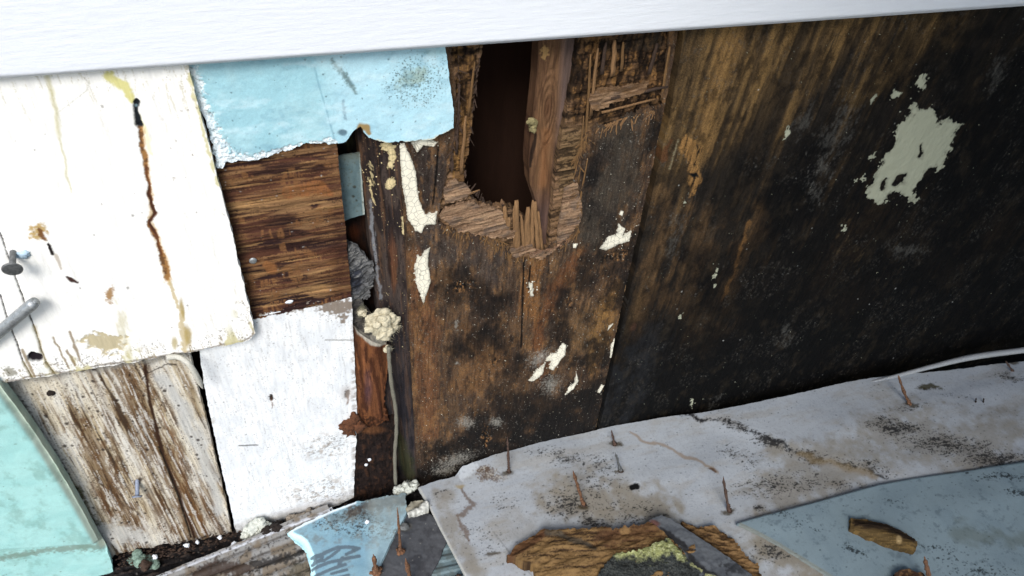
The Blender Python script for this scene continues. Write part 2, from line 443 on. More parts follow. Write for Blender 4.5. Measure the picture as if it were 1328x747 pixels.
# ------------------------------------------------------------------ large white painted board, upper left
WB = [(-170, 60, 0), (242, 60, .3), (246, 95, 1.3, 14), (298, 290, 1.2, 10), (331, 432, 1.0), (322, 442, 1.6, 8), (240, 458, 2.0, 12), (150, 473, 2.0, 12), (8, 496, 1.5), (-170, 524, 0)]
def crackfield(S, seed, fu, fv, th=.012, ang=0):
    n = S.n(fu, fv, seed, 4, .55, ang); return sm(th - np.abs(n - .5), 0, th)
def p_white(S):
    S.warp(2.2, 12)
    S.base((252, 251, 245), .97)
    S.over((238, 236, 232), .45 * sm(S.n(2.5, .12, 3), .52, .8))
    # faint grain cracks near the top and the bottom edge
    edge = np.clip(1 - polysd(S.px, S.py, [p[:2] for p in WB]) / 34, 0, 1) * (S.py > 390)
    S.over((120, 88, 50), crackfield(S, 14, 1.3, 1.1, .016) * sm(edge, .3, .75) * .8); S.over((96, 70, 40), sm(1 - np.abs(polysd(S.wx, S.wy, [p[:2] for p in WB]) - 1.5) / 2.2, 0, .8) * (S.py > 425) * .7)
    S.over((196, 186, 150), crackfield(S, 11, 2.2, .14, .03) * (sm(S.py, 190, 100) * .5 + sm(S.px, 190, 300) * .22 + .08))
    S.over((160, 135, 80), crackfield(S, 12, 1.5, .25, .03) * sm(edge, .35, .8) * .9)
    S.over((70, 50, 30), crackfield(S, 13, 1.1, .5, .012) * sm(edge, .2, .5))
    S.over((214, 205, 150), sm(S.n(1.2, .5, 21), .55, .8) * sm(edge, .1, .8) * .9)
    S.over((205, 196, 130), S.stroke([(62, 100, 6), (70, 135, 5), (80, 190, 3), (92, 250, 2)]) * .7)
    S.over((222, 214, 110), sm(S.stroke([(140, 98, 9), (160, 112, 9), (172, 130, 6)]) + .6 * (S.n(4, 4, 5) - .5), .1, .6) * .85)
    S.over((235, 232, 150), sm(S.stroke([(180, 150, 4), (192, 180, 6), (196, 200, 3)]), .2, .9) * .5)
    S.over((214, 204, 120), sm(S.stroke([(245, 95, 5), (262, 160, 3), (282, 240, 3)]) + S.n(3, 3, 9) - .5, .2, .8) * .7)
    # the long rusty split
    S.over((220, 178, 100), sm(S.stroke([(183, 165, 6), (196, 250, 5), (195, 285, 5), (214, 340, 7), (219, 362, 9)]) + .7 * (S.n(5, 3, 93) - .5), .1, .8) * .7); S.over((214, 190, 130), sm(S.stroke([(219, 362, 3), (230, 390, 3), (236, 410, 5), (240, 450, 7)]) + .9 * (S.n(4, 3, 94) - .5), .1, .6) * .8)
    rs = sm(S.stroke([(181, 165, 3.6), (190, 215, 3.8), (196, 262, 3.2), (200, 277, 3), (193, 288, 3), (205, 315, 3), (214, 345, 4.5), (218, 358, 5.5)]) + .5 * (S.n(7, 5, 95) - .5), 0, .4); S.over((176, 126, 66), rs); S.over((122, 84, 48), rs * sm(S.n(3, 2.5, 96, 4), .5, .62)); S.h -= .0006 * rs
    S.over((112, 64, 36), sm(S.stroke([(190, 215, 3), (196, 262, 3.5), (201, 277, 4), (194, 288, 4), (203, 310, 3), (209, 330, 2)]), .1, .7) * .9)
    S.over((66, 36, 26), sm(S.stroke([(192, 244, 2.4), (200, 276, 4), (195, 288, 3), (200, 303, 2)]), .2, .7) * .8)
    m = sm(S.stroke([(178, 133, 6), (177, 145, 4), (180, 162, 6)]), .05, .35)
    S.over((28, 34, 40), m); S.h -= .0018 * m
    S.over((130, 160, 172), sm(S.blob(177, 138, 5, 3), .1, .6) * .8)
    S.over((190, 165, 95), sm(S.blob(237, 400, 5, 22, -6), .15, .7) * .9)
    S.over((190, 165, 95), sm(S.blob(243, 436, 7, 22, -4), .1, .7) * .9)
    S.over((196, 176, 110), sm(S.blob(226, 445, 6, 14), .1, .7) * .8)
    # rust bloom on the left
    S.over((205, 165, 70), sm(S.blob(50, 300, 15, 13) + .8 * (S.n(5, 5, 6) - .5), 0, .5) * .9)
    S.over((120, 70, 22), sm(S.blob(53, 303, 6, 12, -30) + .5 * (S.n(6, 6, 7) - .5), .1, .5) * .9)
    m = sm(S.stroke([(62, 316, 4), (68, 327, 4)]), .1, .5); S.over((36, 26, 24), m)
    S.over((200, 185, 165), sm(S.stroke([(72, 330, 4), (80, 348, 3)]), .1, .7) * .8)
    S.over((72, 46, 40), sm(S.stroke([(88, 360, 2), (93, 364, 4), (100, 366, 2)]), .1, .6))
    S.over((176, 126, 46), sm(S.blob(143, 381, 8, 15, 0) + .6 * (S.n(6, 6, 8) - .5), .1, .6) * .9)
    S.over((208, 198, 150), sm(S.blob(160, 420, 12, 46, -12) + .7 * (S.n(3, 1, 8) - .5), .2, .8) * .6)
    m = sm(S.blob(140, 445, 38, 16, 4) + .9 * (S.n(2.2, 2.2, 31) - .5), .1, .35)
    S.over((205, 190, 148), m * .95); S.h -= .0006 * m
    S.over((250, 246, 240), sm(S.blob(126, 456, 9, 6), .2, .5))
    for a, b, c_, d_, wd in ((70, 437, 88, 476, 2.2), (90, 430, 104, 466, 3), (88, 455, 96, 472, 3), (28, 455, 46, 490, 3)):
        S.over((138, 108, 48), sm(S.stroke([(a, b, wd), (c_, d_, wd)]), .1, .7) * .8)
    # two long hairline joints at the left
    for pts in ([(0, 302), (22, 365), (44, 425), (60, 470), (72, 486)], [(0, 383), (16, 430), (30, 470), (44, 494)]):
        m = sm(1 - seg_dist(S.px + (S.wx - S.px) * .5, S.py, pts) / 1.3, 0, .6); S.over((48, 40, 30), m); S.h -= .0012 * m
        S.over((170, 150, 90), sm(1 - seg_dist(S.wx, S.wy, pts[2:]) / 7, .3, 1) * .6)
    m = sm(S.blob(46, 464, 12, 8, 5), .05, .2); S.over((34, 26, 34), m); S.h -= .003 * m
    S.over((232, 232, 226), sm(S.blob(56, 479, 13, 6), .1, .5)); S.over((120, 112, 80), sm(S.blob(12, 482, 14, 8) + S.n(4, 4, 3) - .5, .2, .6) * .7)
    # scattered specks
    z = sm(S.blob(250, 190, 60, 75), 0, .5)
    S.over((130, 104, 66), S.sp(2.0, 1.2, .22, 44) * z * sm(S.n(1.5, 1.5, 48, 4), .45, .6) * .8); S.over((110, 100, 90), S.sp(1.1, .8, .10, 46, .14) * .6); S.over((150, 130, 90), S.sp(2.4, 1.2, .3, 47, .3) * sm(edge, .2, .8) * .8)
    # hair
    S.over((190, 188, 170), sm(1 - seg_dist(S.px, S.py, [(108, 100), (116, 108), (112, 118), (78, 144)]) / .9, 0, .8) * .6)
    S.h += .0006 * (S.n(2, .3, 2) - .5) + .0002 * (S.n(5, 1, 2) - .5)
b = wallp(.0115)
wb = empty('painted_board', b.hit(160, 480), 'large bright white painted board with a long rusty split, upper left', 'painted board')
sheet('board_face', WB, b, .0085, M_paint, p_white, step=1.35, parent=wb, seed=21)

def nail(base, tip, plane, r, mat, parent, head=None, collar=None, bow=0.0, up=None, name='nail', pointed=True):
    """nail whose foot is on the plane; the tip is taken on the upright plane through the foot"""
    p0 = plane.hit(*base)
    if up is None: vp = Plane(p0, (1, 0, 0), (0, 0, 1), (0, -1, 0))
    else: vp = Plane(p0, (1, 0, 0), up, Vector((1, 0, 0)).cross(Vector(up)))
    p1 = vp.hit(*tip); a = p1 - p0; L = a.length
    side = a.cross(plane.n).normalized() if a.cross(plane.n).length > 1e-6 else Vector((1, 0, 0))
    pts = []; rad = []
    for i in range(14):
        t_ = i / 13; pts.append(p0 - a * .12 + a * (1.12 * t_) + side * bow * L * math.sin(math.pi * t_))
        k = 1 + .22 * math.sin(i * 2.3 + base[0]) * .5 + .16 * math.sin(i * 5.1 + base[1])
        rad.append(r * k * ((1 if t_ < .84 else max(.22, (1 - t_) / .16)) if pointed else 1))
    tv, tf = tube(pts, rad, 10); ta = np.array(tv)
    nn = fbm(ta[:, 0] * 900 + ta[:, 1] * 500, ta[:, 2] * 500 + base[0], int(base[1]), 3, .7) - .5
    cen = np.repeat(np.array([tuple(p) for p in pts]), 10, 0); ta = ta + (ta - cen) * (nn * 1.1)[:, None]
    parts = [([tuple(x) for x in ta], tf)]
    if pointed and collar:          # flakes of scale low on the shank
        parts += [lump(p0 + a * (.06 + .07 * q_), r * (1.5 - .12 * q_), int(base[0]) + q_, 2, .55, 2.3) for q_ in range(3)]
    if head:
        hd = a.normalized(); q = [p1 - hd * .0003, p1 + hd * .0005, p1 + hd * .0016, p1 + hd * .0019]
        parts.append(tube(q, [head * .9, head, head, head * .8], 20))
    v_, f_ = join(parts); o_ = mesh_obj(name, v_, f_, mat, parent)
    if collar:
        cc, cm = collar; v_, f_ = lump(p0 + plane.n * .0003, cc, int(base[0]), 3, .5, 2.5, (1, 1, .25) if abs(plane.n.z) > .5 else (1, .25, 1))
        mesh_obj('rust_crust', v_, f_, cm, o_)
    return o_
nw = b.off(.0)
# stubby bent nail sticking out, seen with its round head
p0 = nw.hit(17, 327); out = Vector((0, -1, 0))
def headed(p0, p1, r, hr, mat, parent, name='nail'):
    a = (p1 - p0).normalized()
    parts = [tube([p0 - a * .004, p0, (p0 + p1) / 2, p1], [r] * 4, 10), tube([p1 - a * .0002, p1 + a * .0003, p1 + a * .0012, p1 + a * .0016], [hr * .92, hr, hr, hr * .85], 28)]
    v_, f_ = join(parts); return mesh_obj(name, v_, f_, mat, parent)
q = nw.off(.016).hit(16, 348)
headed(p0, q, .0024, .0072, M_steel, wb)
# long galvanised spike lying out to the left with its end towards us
q = nw.off(.012).hit(46, 391); q2 = nw.off(.004).hit(-30, 455)
v1, f1 = tube([q2, q2.lerp(q, .5), q.lerp(q2, .06), q], [.0048, .0048, .0048, .0040], 14)
v2, f2 = tube([q, q + (q - q2).normalized() * .0008], [.0026, .0016], 12)
v, f = join([(v1, f1), (v2, f2)])
sp = mesh_obj('steel_spike', v, f, M_galv)
tag(sp, 'grey metal spike lying across the left edge of the white board', 'spike'); settle(sp)
# bluish shade beside the nail, added as a small pale lump
v, f = lump(nw.off(.001).hit(29, 331), .004, 3, 3, .4, 2, (1.5, .4, .8))
mesh_obj('blue_shade_lump', v, f, plain('blue_shade_tint', (190, 218, 236), .6, n=200, amt=.1), wb)

# ------------------------------------------------------------------ light blue foam board
FB = [(240, 50, 0), (575, 50, .2), (578, 68, .8), (588, 140, .8), (588, 165, 1.6, 5), (560, 180, 2.2, 6), (500, 184, 1.8, 6), (478, 178, 1.5), (467, 163, 1), (459, 168, 1), (448, 183, 1), (434, 187, 2.5, 8), (400, 186, 3, 8), (370, 197, 3, 8), (335, 208, 2.5, 8), (300, 212, 4, 7), (283, 219, 4, 6), (268, 160, 1), (240, 100, 0)]
def p_foam(S):
    S.base((176, 224, 234), .95)
    S.over((140, 208, 226), sm(S.n(.5, .5, 2), .3, .8) * .35); S.over((190, 232, 248), sm(S.px, 410, 450) * .55)
    # crumbled pale edge at the left and bottom
    e = sm(S.stroke([(248, 95, 12), (262, 150, 16), (276, 185, 18), (290, 215, 22), (330, 208, 8), (380, 194, 7), (432, 184, 7)]) + 1.2 * (S.n(5, 5, 4, 5, .7) - .5), .1, .35)
    S.over((238, 246, 250), e * .9); S.h -= .0018 * e * S.n(6, 6, 15, 3, .7)
    S.over((110, 130, 135), e * sm(S.n(7, 7, 16, 3), .62, .8) * .7)
    # a seam and scuffs
    S.over((90, 140, 160), sm(1 - seg_dist(S.px, S.py, [(407, 84), (414, 112), (424, 145), (434, 182)]) / 2.5, 0, 1) * .5)
    S.h += .0012 * sm(S.px - (407 + (S.py - 84) * .27), -2, 2)
    S.over((70, 90, 80), sm(S.stroke([(430, 80, 5), (446, 96, 9), (460, 118, 5)]) + .7 * (S.n(8, 8, 7) - .5), .2, .9) * .75)
    S.over((110, 140, 160), sm(S.stroke([(443, 128, 3), (447, 155, 4)]) + .6 * (S.n(7, 7, 7) - .5), .2, .9) * .6)
    z = np.clip(S.blob(540, 105, 55, 42, -25), 0, 1)
    S.over((150, 165, 130), sm(S.blob(535, 100, 34, 16, -25) + .6 * (S.n(5, 5, 9) - .5), .1, .7) * .6)
    S.over((34, 44, 42), np.maximum(S.sp(5, 5, .45, 33, .42), S.sp(8, 8, .4, 34, .45)) * sm(z, .0, .35) * .85); S.over((60, 72, 60), sm(S.n(4, 4, 36, 4, .7), .58, .75) * sm(z, .2, .7) * .6)
    S.over((40, 60, 70), S.sp(1.6, 1.6, .2, 35, .16) * .7)
    S.over((60, 90, 110), sm(S.blob(443, 170, 7, 6), .1, .5) * .8)
    S.over((120, 176, 200), sm(S.n(.7, 1.2, 55, 5, .65), .5, .95) * .4); S.over((205, 236, 244), sm(S.n(.5, .9, 56, 5, .65), .55, .9) * .5)
    S.over((170, 130, 30), sm(S.stroke([(459, 172, 3), (465, 162, 4), (474, 163, 5), (478, 170, 3)]), .1, .6) * .9)
    S.over((220, 215, 185), sm(S.stroke([(478, 178, 3), (500, 185, 3), (560, 180, 3), (586, 168, 3)]) + .5 * (S.n(6, 6, 9) - .5), .2, .7) * .8)
    S.over((120, 170, 130), sm(S.blob(560, 68, 40, 8) - .1, .1, .8) * .2)
    S.h += .0006 * (S.n(.8, .8, 3) - .5) + .0002 * (S.n(5, 5, 3) - .5)
o = sheet('foam_board', FB, wallp(.0065), .0055, M_foam, p_foam, step=1.4, seed=5)
tag(o, 'light blue foam board with torn lower edge, tucked under the siding board', 'foam board'); settle(o)

# ------------------------------------------------------------------ left plywood panel: torn bare upper part, white lower part
def p_patch(S):
    S.warp(5, 30)
    S.base((96, 62, 42))
    g = S.n(.12, 6, 3, 5, .6, -1); t = S.n(.16, 1.5, 5, 4, .55, 1); t2 = S.n(.14, 1.9, 13, 5, .62)
    S.over((52, 32, 30), sm(t, .40, .60) * .9); pz = sm(S.n(.22, .75, 43, 4, .55), .40, .56); S.over((160, 120, 78), sm(t2, .46, .66) * pz * .75); S.over((52, 34, 34), sm(1 - pz, .4, .9) * .75)
    S.over((98, 60, 44), sm(S.n(.25, 1.2, 23, 4), .48, .7) * .65); S.over((150, 108, 66), sm(g, .58, .70) * (.25 + .6 * pz)); vz = S.n(5, .6, 45, 4); S.over((140, 96, 56), sm(S.n(.5, 1.1, 46, 4), .66, .72) * sm(vz, .4, .6) * .8)
    S.over((196, 150, 92), sm(S.n(.2, 4, 33, 4), .68, .8) * sm(S.n(.2, 1, 6), .4, .6) * .6)
    S.over((24, 14, 14), crackfield(S, 41, .25, 3.2, .014) * .9)
    z = sm(S.stroke([(374, 250, 10), (412, 243, 14), (425, 250, 8)]), .1, .5); S.over((150, 96, 52), z * (.5 + .5 * (S.n(9, 1, 8) > .5)))
    z = sm(S.stroke([(345, 340, 8), (352, 346, 12)]), .1, .5); S.over((160, 104, 55), z * .8)
    S.over((130, 92, 60), sm(S.px, 415, 436) * sm(S.py, 260, 200) * .6); S.over((60, 34, 26), sm(S.px, 420, 440) * sm(S.py, 240, 300) * .5)
    S.over((44, 26, 18), sm(S.px - (284 + (S.py - 215) * .26), 14, 0) * .5)
    S.over((180, 176, 170), S.sp(1.2, 1.6, .15, 77, .12) * .8)
    S.h += .0022 * terr(1 - t, 6) + .0012 * terr(t2, 5) + .0008 * (g - .5)
Lp = wallp(.0)
pn = empty('plywood_panel', Lp.hit(390, 680), 'plywood panel under the blue foam, bare torn brown above and white paint below', 'plywood panel')
BP = [(262, 170, 0), (432, 170, 0), (437, 190, 1), (447, 290, 1), (456, 384, 1.2, 6), (420, 393, 1.5, 6), (332, 412, 2, 7), (300, 416, 0), (286, 330, 0)]
sheet('bare_wood', BP, wallp(.0002), .010, M_hwood, p_patch, step=1.3, parent=pn, seed=6)
WP = [(225, 380, 0), (330, 405, 2.2, 9), (365, 398, 2.5, 9), (400, 391, 2.5, 9), (440, 388, 1.5), (456, 386, .8), (460, 470, 1), (463, 540, 1), (459, 645, .8), (430, 660, 2.5, 10), (370, 676, 3, 12), (307, 693, 1.2), (300, 662, 1.0), (288, 610, 1.0), (274, 545, 1.2), (265, 500, 1.2), (257, 440, 0), (238, 430, 0)]
def p_wpanel(S):
    S.warp(4, 14)
    S.base((240, 242, 242), .99)
    S.over((206, 214, 222), sm(S.n(.8, .5, 2), .4, .8) * .3)
    S.over((206, 208, 210), sm(S.n(6, .8, 3, 4), .5, .9) * .3); S.over((150, 146, 140), S.sp(7, 3.5, .25, 4, .3) * .35)
    S.over((120, 95, 65), sm(S.stroke([(330, 405, 6), (365, 398, 9), (400, 393, 8), (445, 398, 20), (456, 395, 10)]) + 1.1 * (S.n(4, 4, 8) - .5), .1, .5) * .85)
    for cx, cy in ((350, 516), (449, 511)):
        m = sm(S.blob(cx, cy, 5, 5) + .3 * (S.n(9, 9, 8) - .5), .1, .4); S.over((40, 28, 20), m); S.h -= .0015 * m
        S.over((120, 80, 50), sm(S.blob(cx, cy + 6, 2, 9), .1, .6) * .8)
    S.over((190, 176, 165), sm(S.blob(449, 510, 16, 14), 0, .9) * .5)
    S.over((130, 126, 120), sm(1 - seg_dist(S.px, S.py, [(422, 441), (456, 441)]) / 1.2, 0, .6) * .7)
    S.over((60, 60, 60), sm(1 - seg_dist(S.px, S.py, [(310, 578), (334, 577)]) / 1.2, 0, .6) * .8)
    z = np.clip(S.blob(425, 580, 42, 26, -10), 0, 1) + np.clip(S.blob(430, 635, 36, 26, -20), 0, 1) + np.clip(S.blob(385, 640, 40, 30), 0, 1) * .6
    S.over((150, 120, 80), sm(S.n(2, 2, 12), .5, .8) * sm(z, 0, .8) * .6)
    S.over((40, 36, 32), sm(S.n(3, 9, 14, 5, .65, 15), .72 - .14 * z, .82 - .12 * z) * sm(z, 0, .5) * .6)
    S.over((70, 65, 60), S.sp(2.4, 3, .10, 15, .2) * .7)
    S.over((150, 142, 125), sm(S.py + S.px * .25, 745, 775) * .7 * sm(S.n(2, 2, 5), .2, .7))
    S.over((60, 52, 44), sm(S.py + S.px * .25 + 10 * (S.n(3, 3, 5) - .5), 760, 775) * .7)
    S.over((120, 90, 60), sm(S.px - (458 + (S.py - 460) * .0), -5, 1) * sm(S.n(1, 2, 5), .4, .6) * .5)
    S.over((150, 146, 138), crackfield(S, 51, 3, .12, .02) * .45 + crackfield(S, 52, 5, .2, .02) * .25)
    S.over((180, 165, 140), sm(S.stroke([(250, 465, 6), (262, 520, 5), (272, 545, 4)]), 0, .9) * .5)
    S.h += .0005 * (S.n(3, .6, 2) - .5)
sheet('white_face', WP, wallp(.0012), .010, M_paint, p_wpanel, step=1.35, parent=pn, seed=7)
for nx, ny in ((328, 337),):
    p0 = wallp(.001).hit(nx, ny); v, f = tube([p0, p0 + Vector((0, -.0015, 0)), p0 + Vector((0, -.0022, 0))], [.0034, .0034, .0022], 18)
    mesh_obj('nail_head', v, f, M_galv, pn)
v, f = lump(wallp(.001).hit(375, 391), .003, 5, 2, .4, 2, (1.4, .5, .7)); mesh_obj('paint_chip', v, f, M_chip, pn)
# ragged brown knot sticking out of its right edge
v, f = join([lump(wallp(.003).hit(452 + dx, 552 + dy), r_, 30 + i, 3, .55, 2.6, (1, .6, 1.2)) for i, (dx, dy, r_) in enumerate(((0, 0, .008), (6, -8, .007), (12, -2, .008), (2, 8, .006), (-6, 2, .005)))])
mesh_obj('rotten_knot', v, f, plain('rotten_knot_wood', (104, 62, 34), .9, n=350, amt=.6, bump=.8), pn)

# ------------------------------------------------------------------ stained board, lower left
SB = [(-60, 490, 0), (150, 440, 0), (236, 450, .5), (246, 458, 1.0), (257.5, 508, 1.2), (271, 558, 1.2), (286, 622, 1), (301, 690, 1.5), (262, 700, 3, 10), (180, 712, 3, 10), (140, 724, 1), (-60, 640, 0)]
def p_stained(S):
    S.warp(6, 22)
    S.base((226, 216, 194), .97)
    # grain leans with the board: coordinates along it
    q = (S.px - (20 + (S.py - 490) * .50)) / 100.0       # position across the board, follows its fan of grain
    a = fbm(q * 9 + .8 * fbm(S.px / 60, S.py / 60, 9), S.py / 90, 61, 5, .6)
    a2 = fbm(q * 22 + .7 * fbm(S.px / 40, S.py / 50, 19), S.py / 60, 62, 4, .6)
    zone = np.exp(-((S.px - (178 + (S.py - 500) * .36)) / 30) ** 2) + .75 * np.exp(-((S.px - (95 + (S.py - 480) * .33)) / 34) ** 2) * sm(S.py, 500, 560) + .3
    S.over((182, 158, 112), sm(a, .52 - .24 * zone, .98 - .28 * zone) * .75); S.over((214, 210, 200), sm(fbm(q * 7, S.py / 70, 68, 5, .6), .52, .72) * (1 - .5 * sm(zone, .5, 1)) * .7); S.over((124, 94, 54), sm(fbm(q * 4, S.py / 130, 63, 5, .6), .62 - .25 * zone, .95 - .25 * zone) * .75)
    S.over((118, 86, 48), sm(a2 * .6 + .4 * fbm(q * 45, S.py / 40, 75, 4, .6), .60 - .14 * zone, .84 - .16 * zone) * .8)
    S.over((54, 38, 28), sm(a2 * .5 + a * .5, .68 - .10 * zone, .80 - .1 * zone) * .85); S.over((110, 76, 40), sm(fbm(S.px / 9, S.py / 16, 64, 4, .6), .66 - .1 * zone, .78 - .1 * zone) * sm(zone, .4, .9) * .7)
    S.over((130, 90, 46), sm(S.stroke([(214, 540, 6), (238, 620, 10), (262, 695, 10)]) + 1.6 * (a2 - .5), .1, .9) * .65)
    S.over((226, 222, 212), sm(fbm(q * 34, S.py / 26, 69, 4, .6), .60, .70) * .65)
    S.over((88, 60, 34), sm(fbm(q * 60, S.py / 34, 70, 4, .6), .62, .74) * sm(zone, .35, .9) * .7)
    for sd_, fq, al in ((65, 16, .7), (66, 34, .6), (67, 9, .7), (74, 50, .5)):
        nn = fbm(q * fq + .5 * fbm(S.px / 30, S.py / 60, sd_ + 9), S.py / 150, sd_, 3, .5)
        S.over((70, 46, 28), sm(.02 - np.abs(nn - .5), 0, .014) * sm(fbm(q * 5, S.py / 50, sd_ + 3), .42, .62) * al)
    m = sm(1 - seg_dist(S.px + 3 * (a2 - .5), S.py, [(188, 470), (193, 520), (212, 590), (232, 640), (252, 697)]) / 3, 0, .6); S.over((60, 36, 20), m)
    m = sm(1 - seg_dist(S.px, S.py, [(206, 580), (230, 640), (248, 697)]) / 1.5, 0, .6); S.over((24, 18, 14), m); S.h -= .0015 * m
    S.over((60, 46, 34), sm(S.stroke([(20, 520, 9), (62, 585, 12), (100, 650, 14), (130, 700, 10)]) + .9 * (S.n(3, 3, 9) - .5), .15, .7) * .75)
    S.over((70, 70, 24), sm(S.stroke([(85, 620, 10), (110, 660, 14), (130, 690, 8)]) + .9 * (S.n(4, 4, 19) - .5), .2, .7) * .8)
    S.over((150, 145, 135), sm(S.stroke([(15, 495, 16), (120, 475, 12), (240, 460, 6)]), .0, .9) * .7)
    S.over((196, 196, 192), sm(S.stroke([(205, 490, 10), (235, 520, 14), (262, 590, 14), (285, 660, 12)]), 0, .8) * .75)
    S.over((205, 203, 196), sm(S.stroke([(120, 690, 12), (150, 690, 24), (190, 700, 14)]) + .6 * (S.n(2, 2, 9) - .5), .1, .8) * .8)
    S.over((44, 30, 24), np.maximum(S.sp(1.6, 1.2, .18, 71, .35), S.sp(3.2, 2.4, .16, 72, .3)) * .85); S.over((70, 50, 36), S.sp(5, 4, .2, 73, .3) * .6)
    S.over((50, 40, 30), sm(1 - seg_dist(S.wx, S.wy, [(186, 492), (198, 480), (214, 474), (226, 476)]) / 1.3, 0, .7) * .8)
    S.over((60, 45, 30), sm(1 - seg_dist(S.wx, S.wy, [(164, 500), (205, 519)]) / 1, 0, .7) * .7)
    S.over((50, 32, 20), sm(S.blob(178, 624, 9, 5), 0, .5) * .9)
    S.over((90, 84, 74), sm(S.py + S.px * .16, 735, 750) * .6)
    S.h += .0012 * (a - .5) + .0008 * (a2 - .5)
st = empty('stained_board', Lp.hit(150, 715), 'white board with brown vertical streaks, below the large white board at left', 'stained board')
sheet('board_face', SB, wallp(.0), .010, surf_mat('stained_white_paint', .75, (480, 480, 30), .16, .45, .0004, .2, fine=1000, famt=.12), p_stained, step=1.35, parent=st, seed=8)
p0 = wallp(.0).hit(178, 624); headed(p0, wallp(.012).hit(178, 643), .0022, .0052, plain('blue_grey_nail', (150, 160, 180), .6, .2, n=300, amt=.2), st)
for x_, y_ in ((106, 478), (66, 510)):
    v, f = lump(wallp(.0).hit(x_, y_), .0035, x_, 2, .3, 2, (1, .5, 1)); mesh_obj('old_nail_head', v, f, M_dark, st)

# curled grey strip hanging out from under the board
pl = wallp(.016); pts = [pl.hit(216, 464), pl.hit(230, 463), wallp(.022).hit(243, 470), wallp(.024).hit(253, 484), wallp(.020).hit(263, 504)]
def smooth_path(pts, n=24):
    out = []; m = len(pts)
    for i in range(n + 1):
        t_ = i / n * (m - 1); k = min(int(t_), m - 2); a = t_ - k
        P0, P1, P2, P3 = pts[max(k - 1, 0)], pts[k], pts[k + 1], pts[min(k + 2, m - 1)]
        out.append(.5 * ((2 * P1) + (-P0 + P2) * a + (2 * P0 - 5 * P1 + 4 * P2 - P3) * a * a + (-P0 + 3 * P1 - 3 * P2 + P3) * a ** 3))
    return out
sp_ = smooth_path(pts); v, f = tube(sp_, [.0026] * 22 + [.002, .0012, .0005], 8)
o = mesh_obj('bent_strip', v, f, plain('beige_strip', (205, 202, 188), .8, n=300, amt=.2))
tag(o, 'thin beige strip curling out below the large white board at the black gap', 'strip'); settle(o)

# ------------------------------------------------------------------ mint foam, lower left corner
def p_mint(S):
    S.base((172, 226, 220), 1.0)
    S.over((150, 214, 210), sm(S.n(.6, .6, 4), .3, .8) * .4)
    S.over((120, 116, 90), sm(S.stroke([(0, 735, 8), (60, 722, 7), (135, 718, 9)]) + .9 * (S.n(4, 4, 5) - .5), .2, .8) * .6)
    S.over((205, 214, 190), sm(1 - seg_dist(S.px, S.py, [(-4, 500), (48, 572), (98, 652), (134, 716)]) / 9, .1, .6) * .8)
    S.over((110, 150, 130), sm(S.n(.8, .5, 6, 5, .65), .5, .85) * .35); S.over((90, 96, 70), S.sp(1.5, 1.5, .1, 6, .15) * .6)
    d_ = seg_dist(S.px, S.py, [(-10, 495), (50, 574), (100, 655), (137, 720)]); S.h -= .005 * np.exp(-(d_ / 5) ** 2)
    S.h += -.010 * sm(S.py - (716 - S.px * .06), -4, 6) + .0006 * (S.n(.7, .7, 8) - .5)
MF = [(-90, 470, 0), (-8, 496, .6), (20, 532, .6), (48, 572, .6), (75, 612, .6), (98, 652, .6), (120, 692, 1), (136, 720, 2), (145, 745, 2), (150, 790, 0), (-90, 800, 0)]
o = sheet('foam_strip', MF, wallp(.022), .016, M_foam, p_mint, step=1.6, seed=9)
tag(o, 'mint green foam strip in the lower left corner, beside the stained board', 'foam strip'); settle(o)

# ------------------------------------------------------------------ the narrow bay between the panels
def p_darkstud(S):
    S.warp(3, 20)
    S.base((78, 66, 60))
    g = S.n(5, .25, 5, 5, .6); t = S.n(1.6, .35, 6, 4)
    S.over((44, 36, 36), sm(t, .45, .6) * .85); S.over((116, 84, 58), sm(g, .55, .75) * .6)
    S.over((36, 40, 50), sm(S.py, 350, 470) * .5)
    S.over((120, 74, 44), sm(S.blob(510, 340, 9, 60, -2) + .5 * (g - .5), .1, .6) * .6)
    S.over((150, 154, 160), sm(S.stroke([(484, 270, 3), (489, 330, 4), (494, 395, 3)]) + .9 * (S.n(8, 2, 8) - .5), .3, .7) * .7)
    S.over((30, 24, 22), crackfield(S, 7, 1.8, .12, .02) * .8)
    S.over((62, 66, 30), sm(S.stroke([(520, 575, 10), (528, 600, 14), (532, 625, 10)]) + .7 * (S.n(1, 8, 8) - .5), .1, .8) * .6)
    S.over((40, 30, 26), sm(S.blob(505, 345, 4, 30), .1, .6) * .8)
    S.flake = np.maximum.reduce([S.flake, (S.stroke([(500, 188, 9), (508, 200, 8), (508, 215, 6)]) + (S.n(5, 5, 8) - .5) * 1.2) * 5 - 1.5,
        (S.blob(506, 238, 9, 7)) * 8, S.stroke([(524, 285, 3), (526, 305, 2)]) * 4 - .5,
        (S.stroke([(481, 215, 4), (484, 240, 6), (488, 270, 3)]) + (S.n(6, 4, 8) - .5)) * 3 - 2.2])
    S.flake = np.maximum(S.flake, (S.n(11, 9, 88, 2) - .97 - .1 * sm(S.py, 380, 520)) * 60)
    S.h += .0018 * (g - .5) + .0012 * (t - .5)
    S.h -= .010 * sm(481 - (S.px - (S.py - 200) * .115), -3, 4)
DS = [(452, 150, 0), (522, 150, .0), (524, 200, .4), (531, 350, .4), (545, 640, .4), (505, 645, 2), (500, 560, 1), (494, 430, 1), (482, 320, .8), (473, 240, .8), (466, 180, 1)]
o = sheet('wall_stud', DS, wallp(-.003), .035, M_vwood, p_darkstud, step=1.3, seed=10)
tag(o, 'narrow dark weathered stud with cream paint flecks, beside the grey metal shim', 'stud'); settle(o)

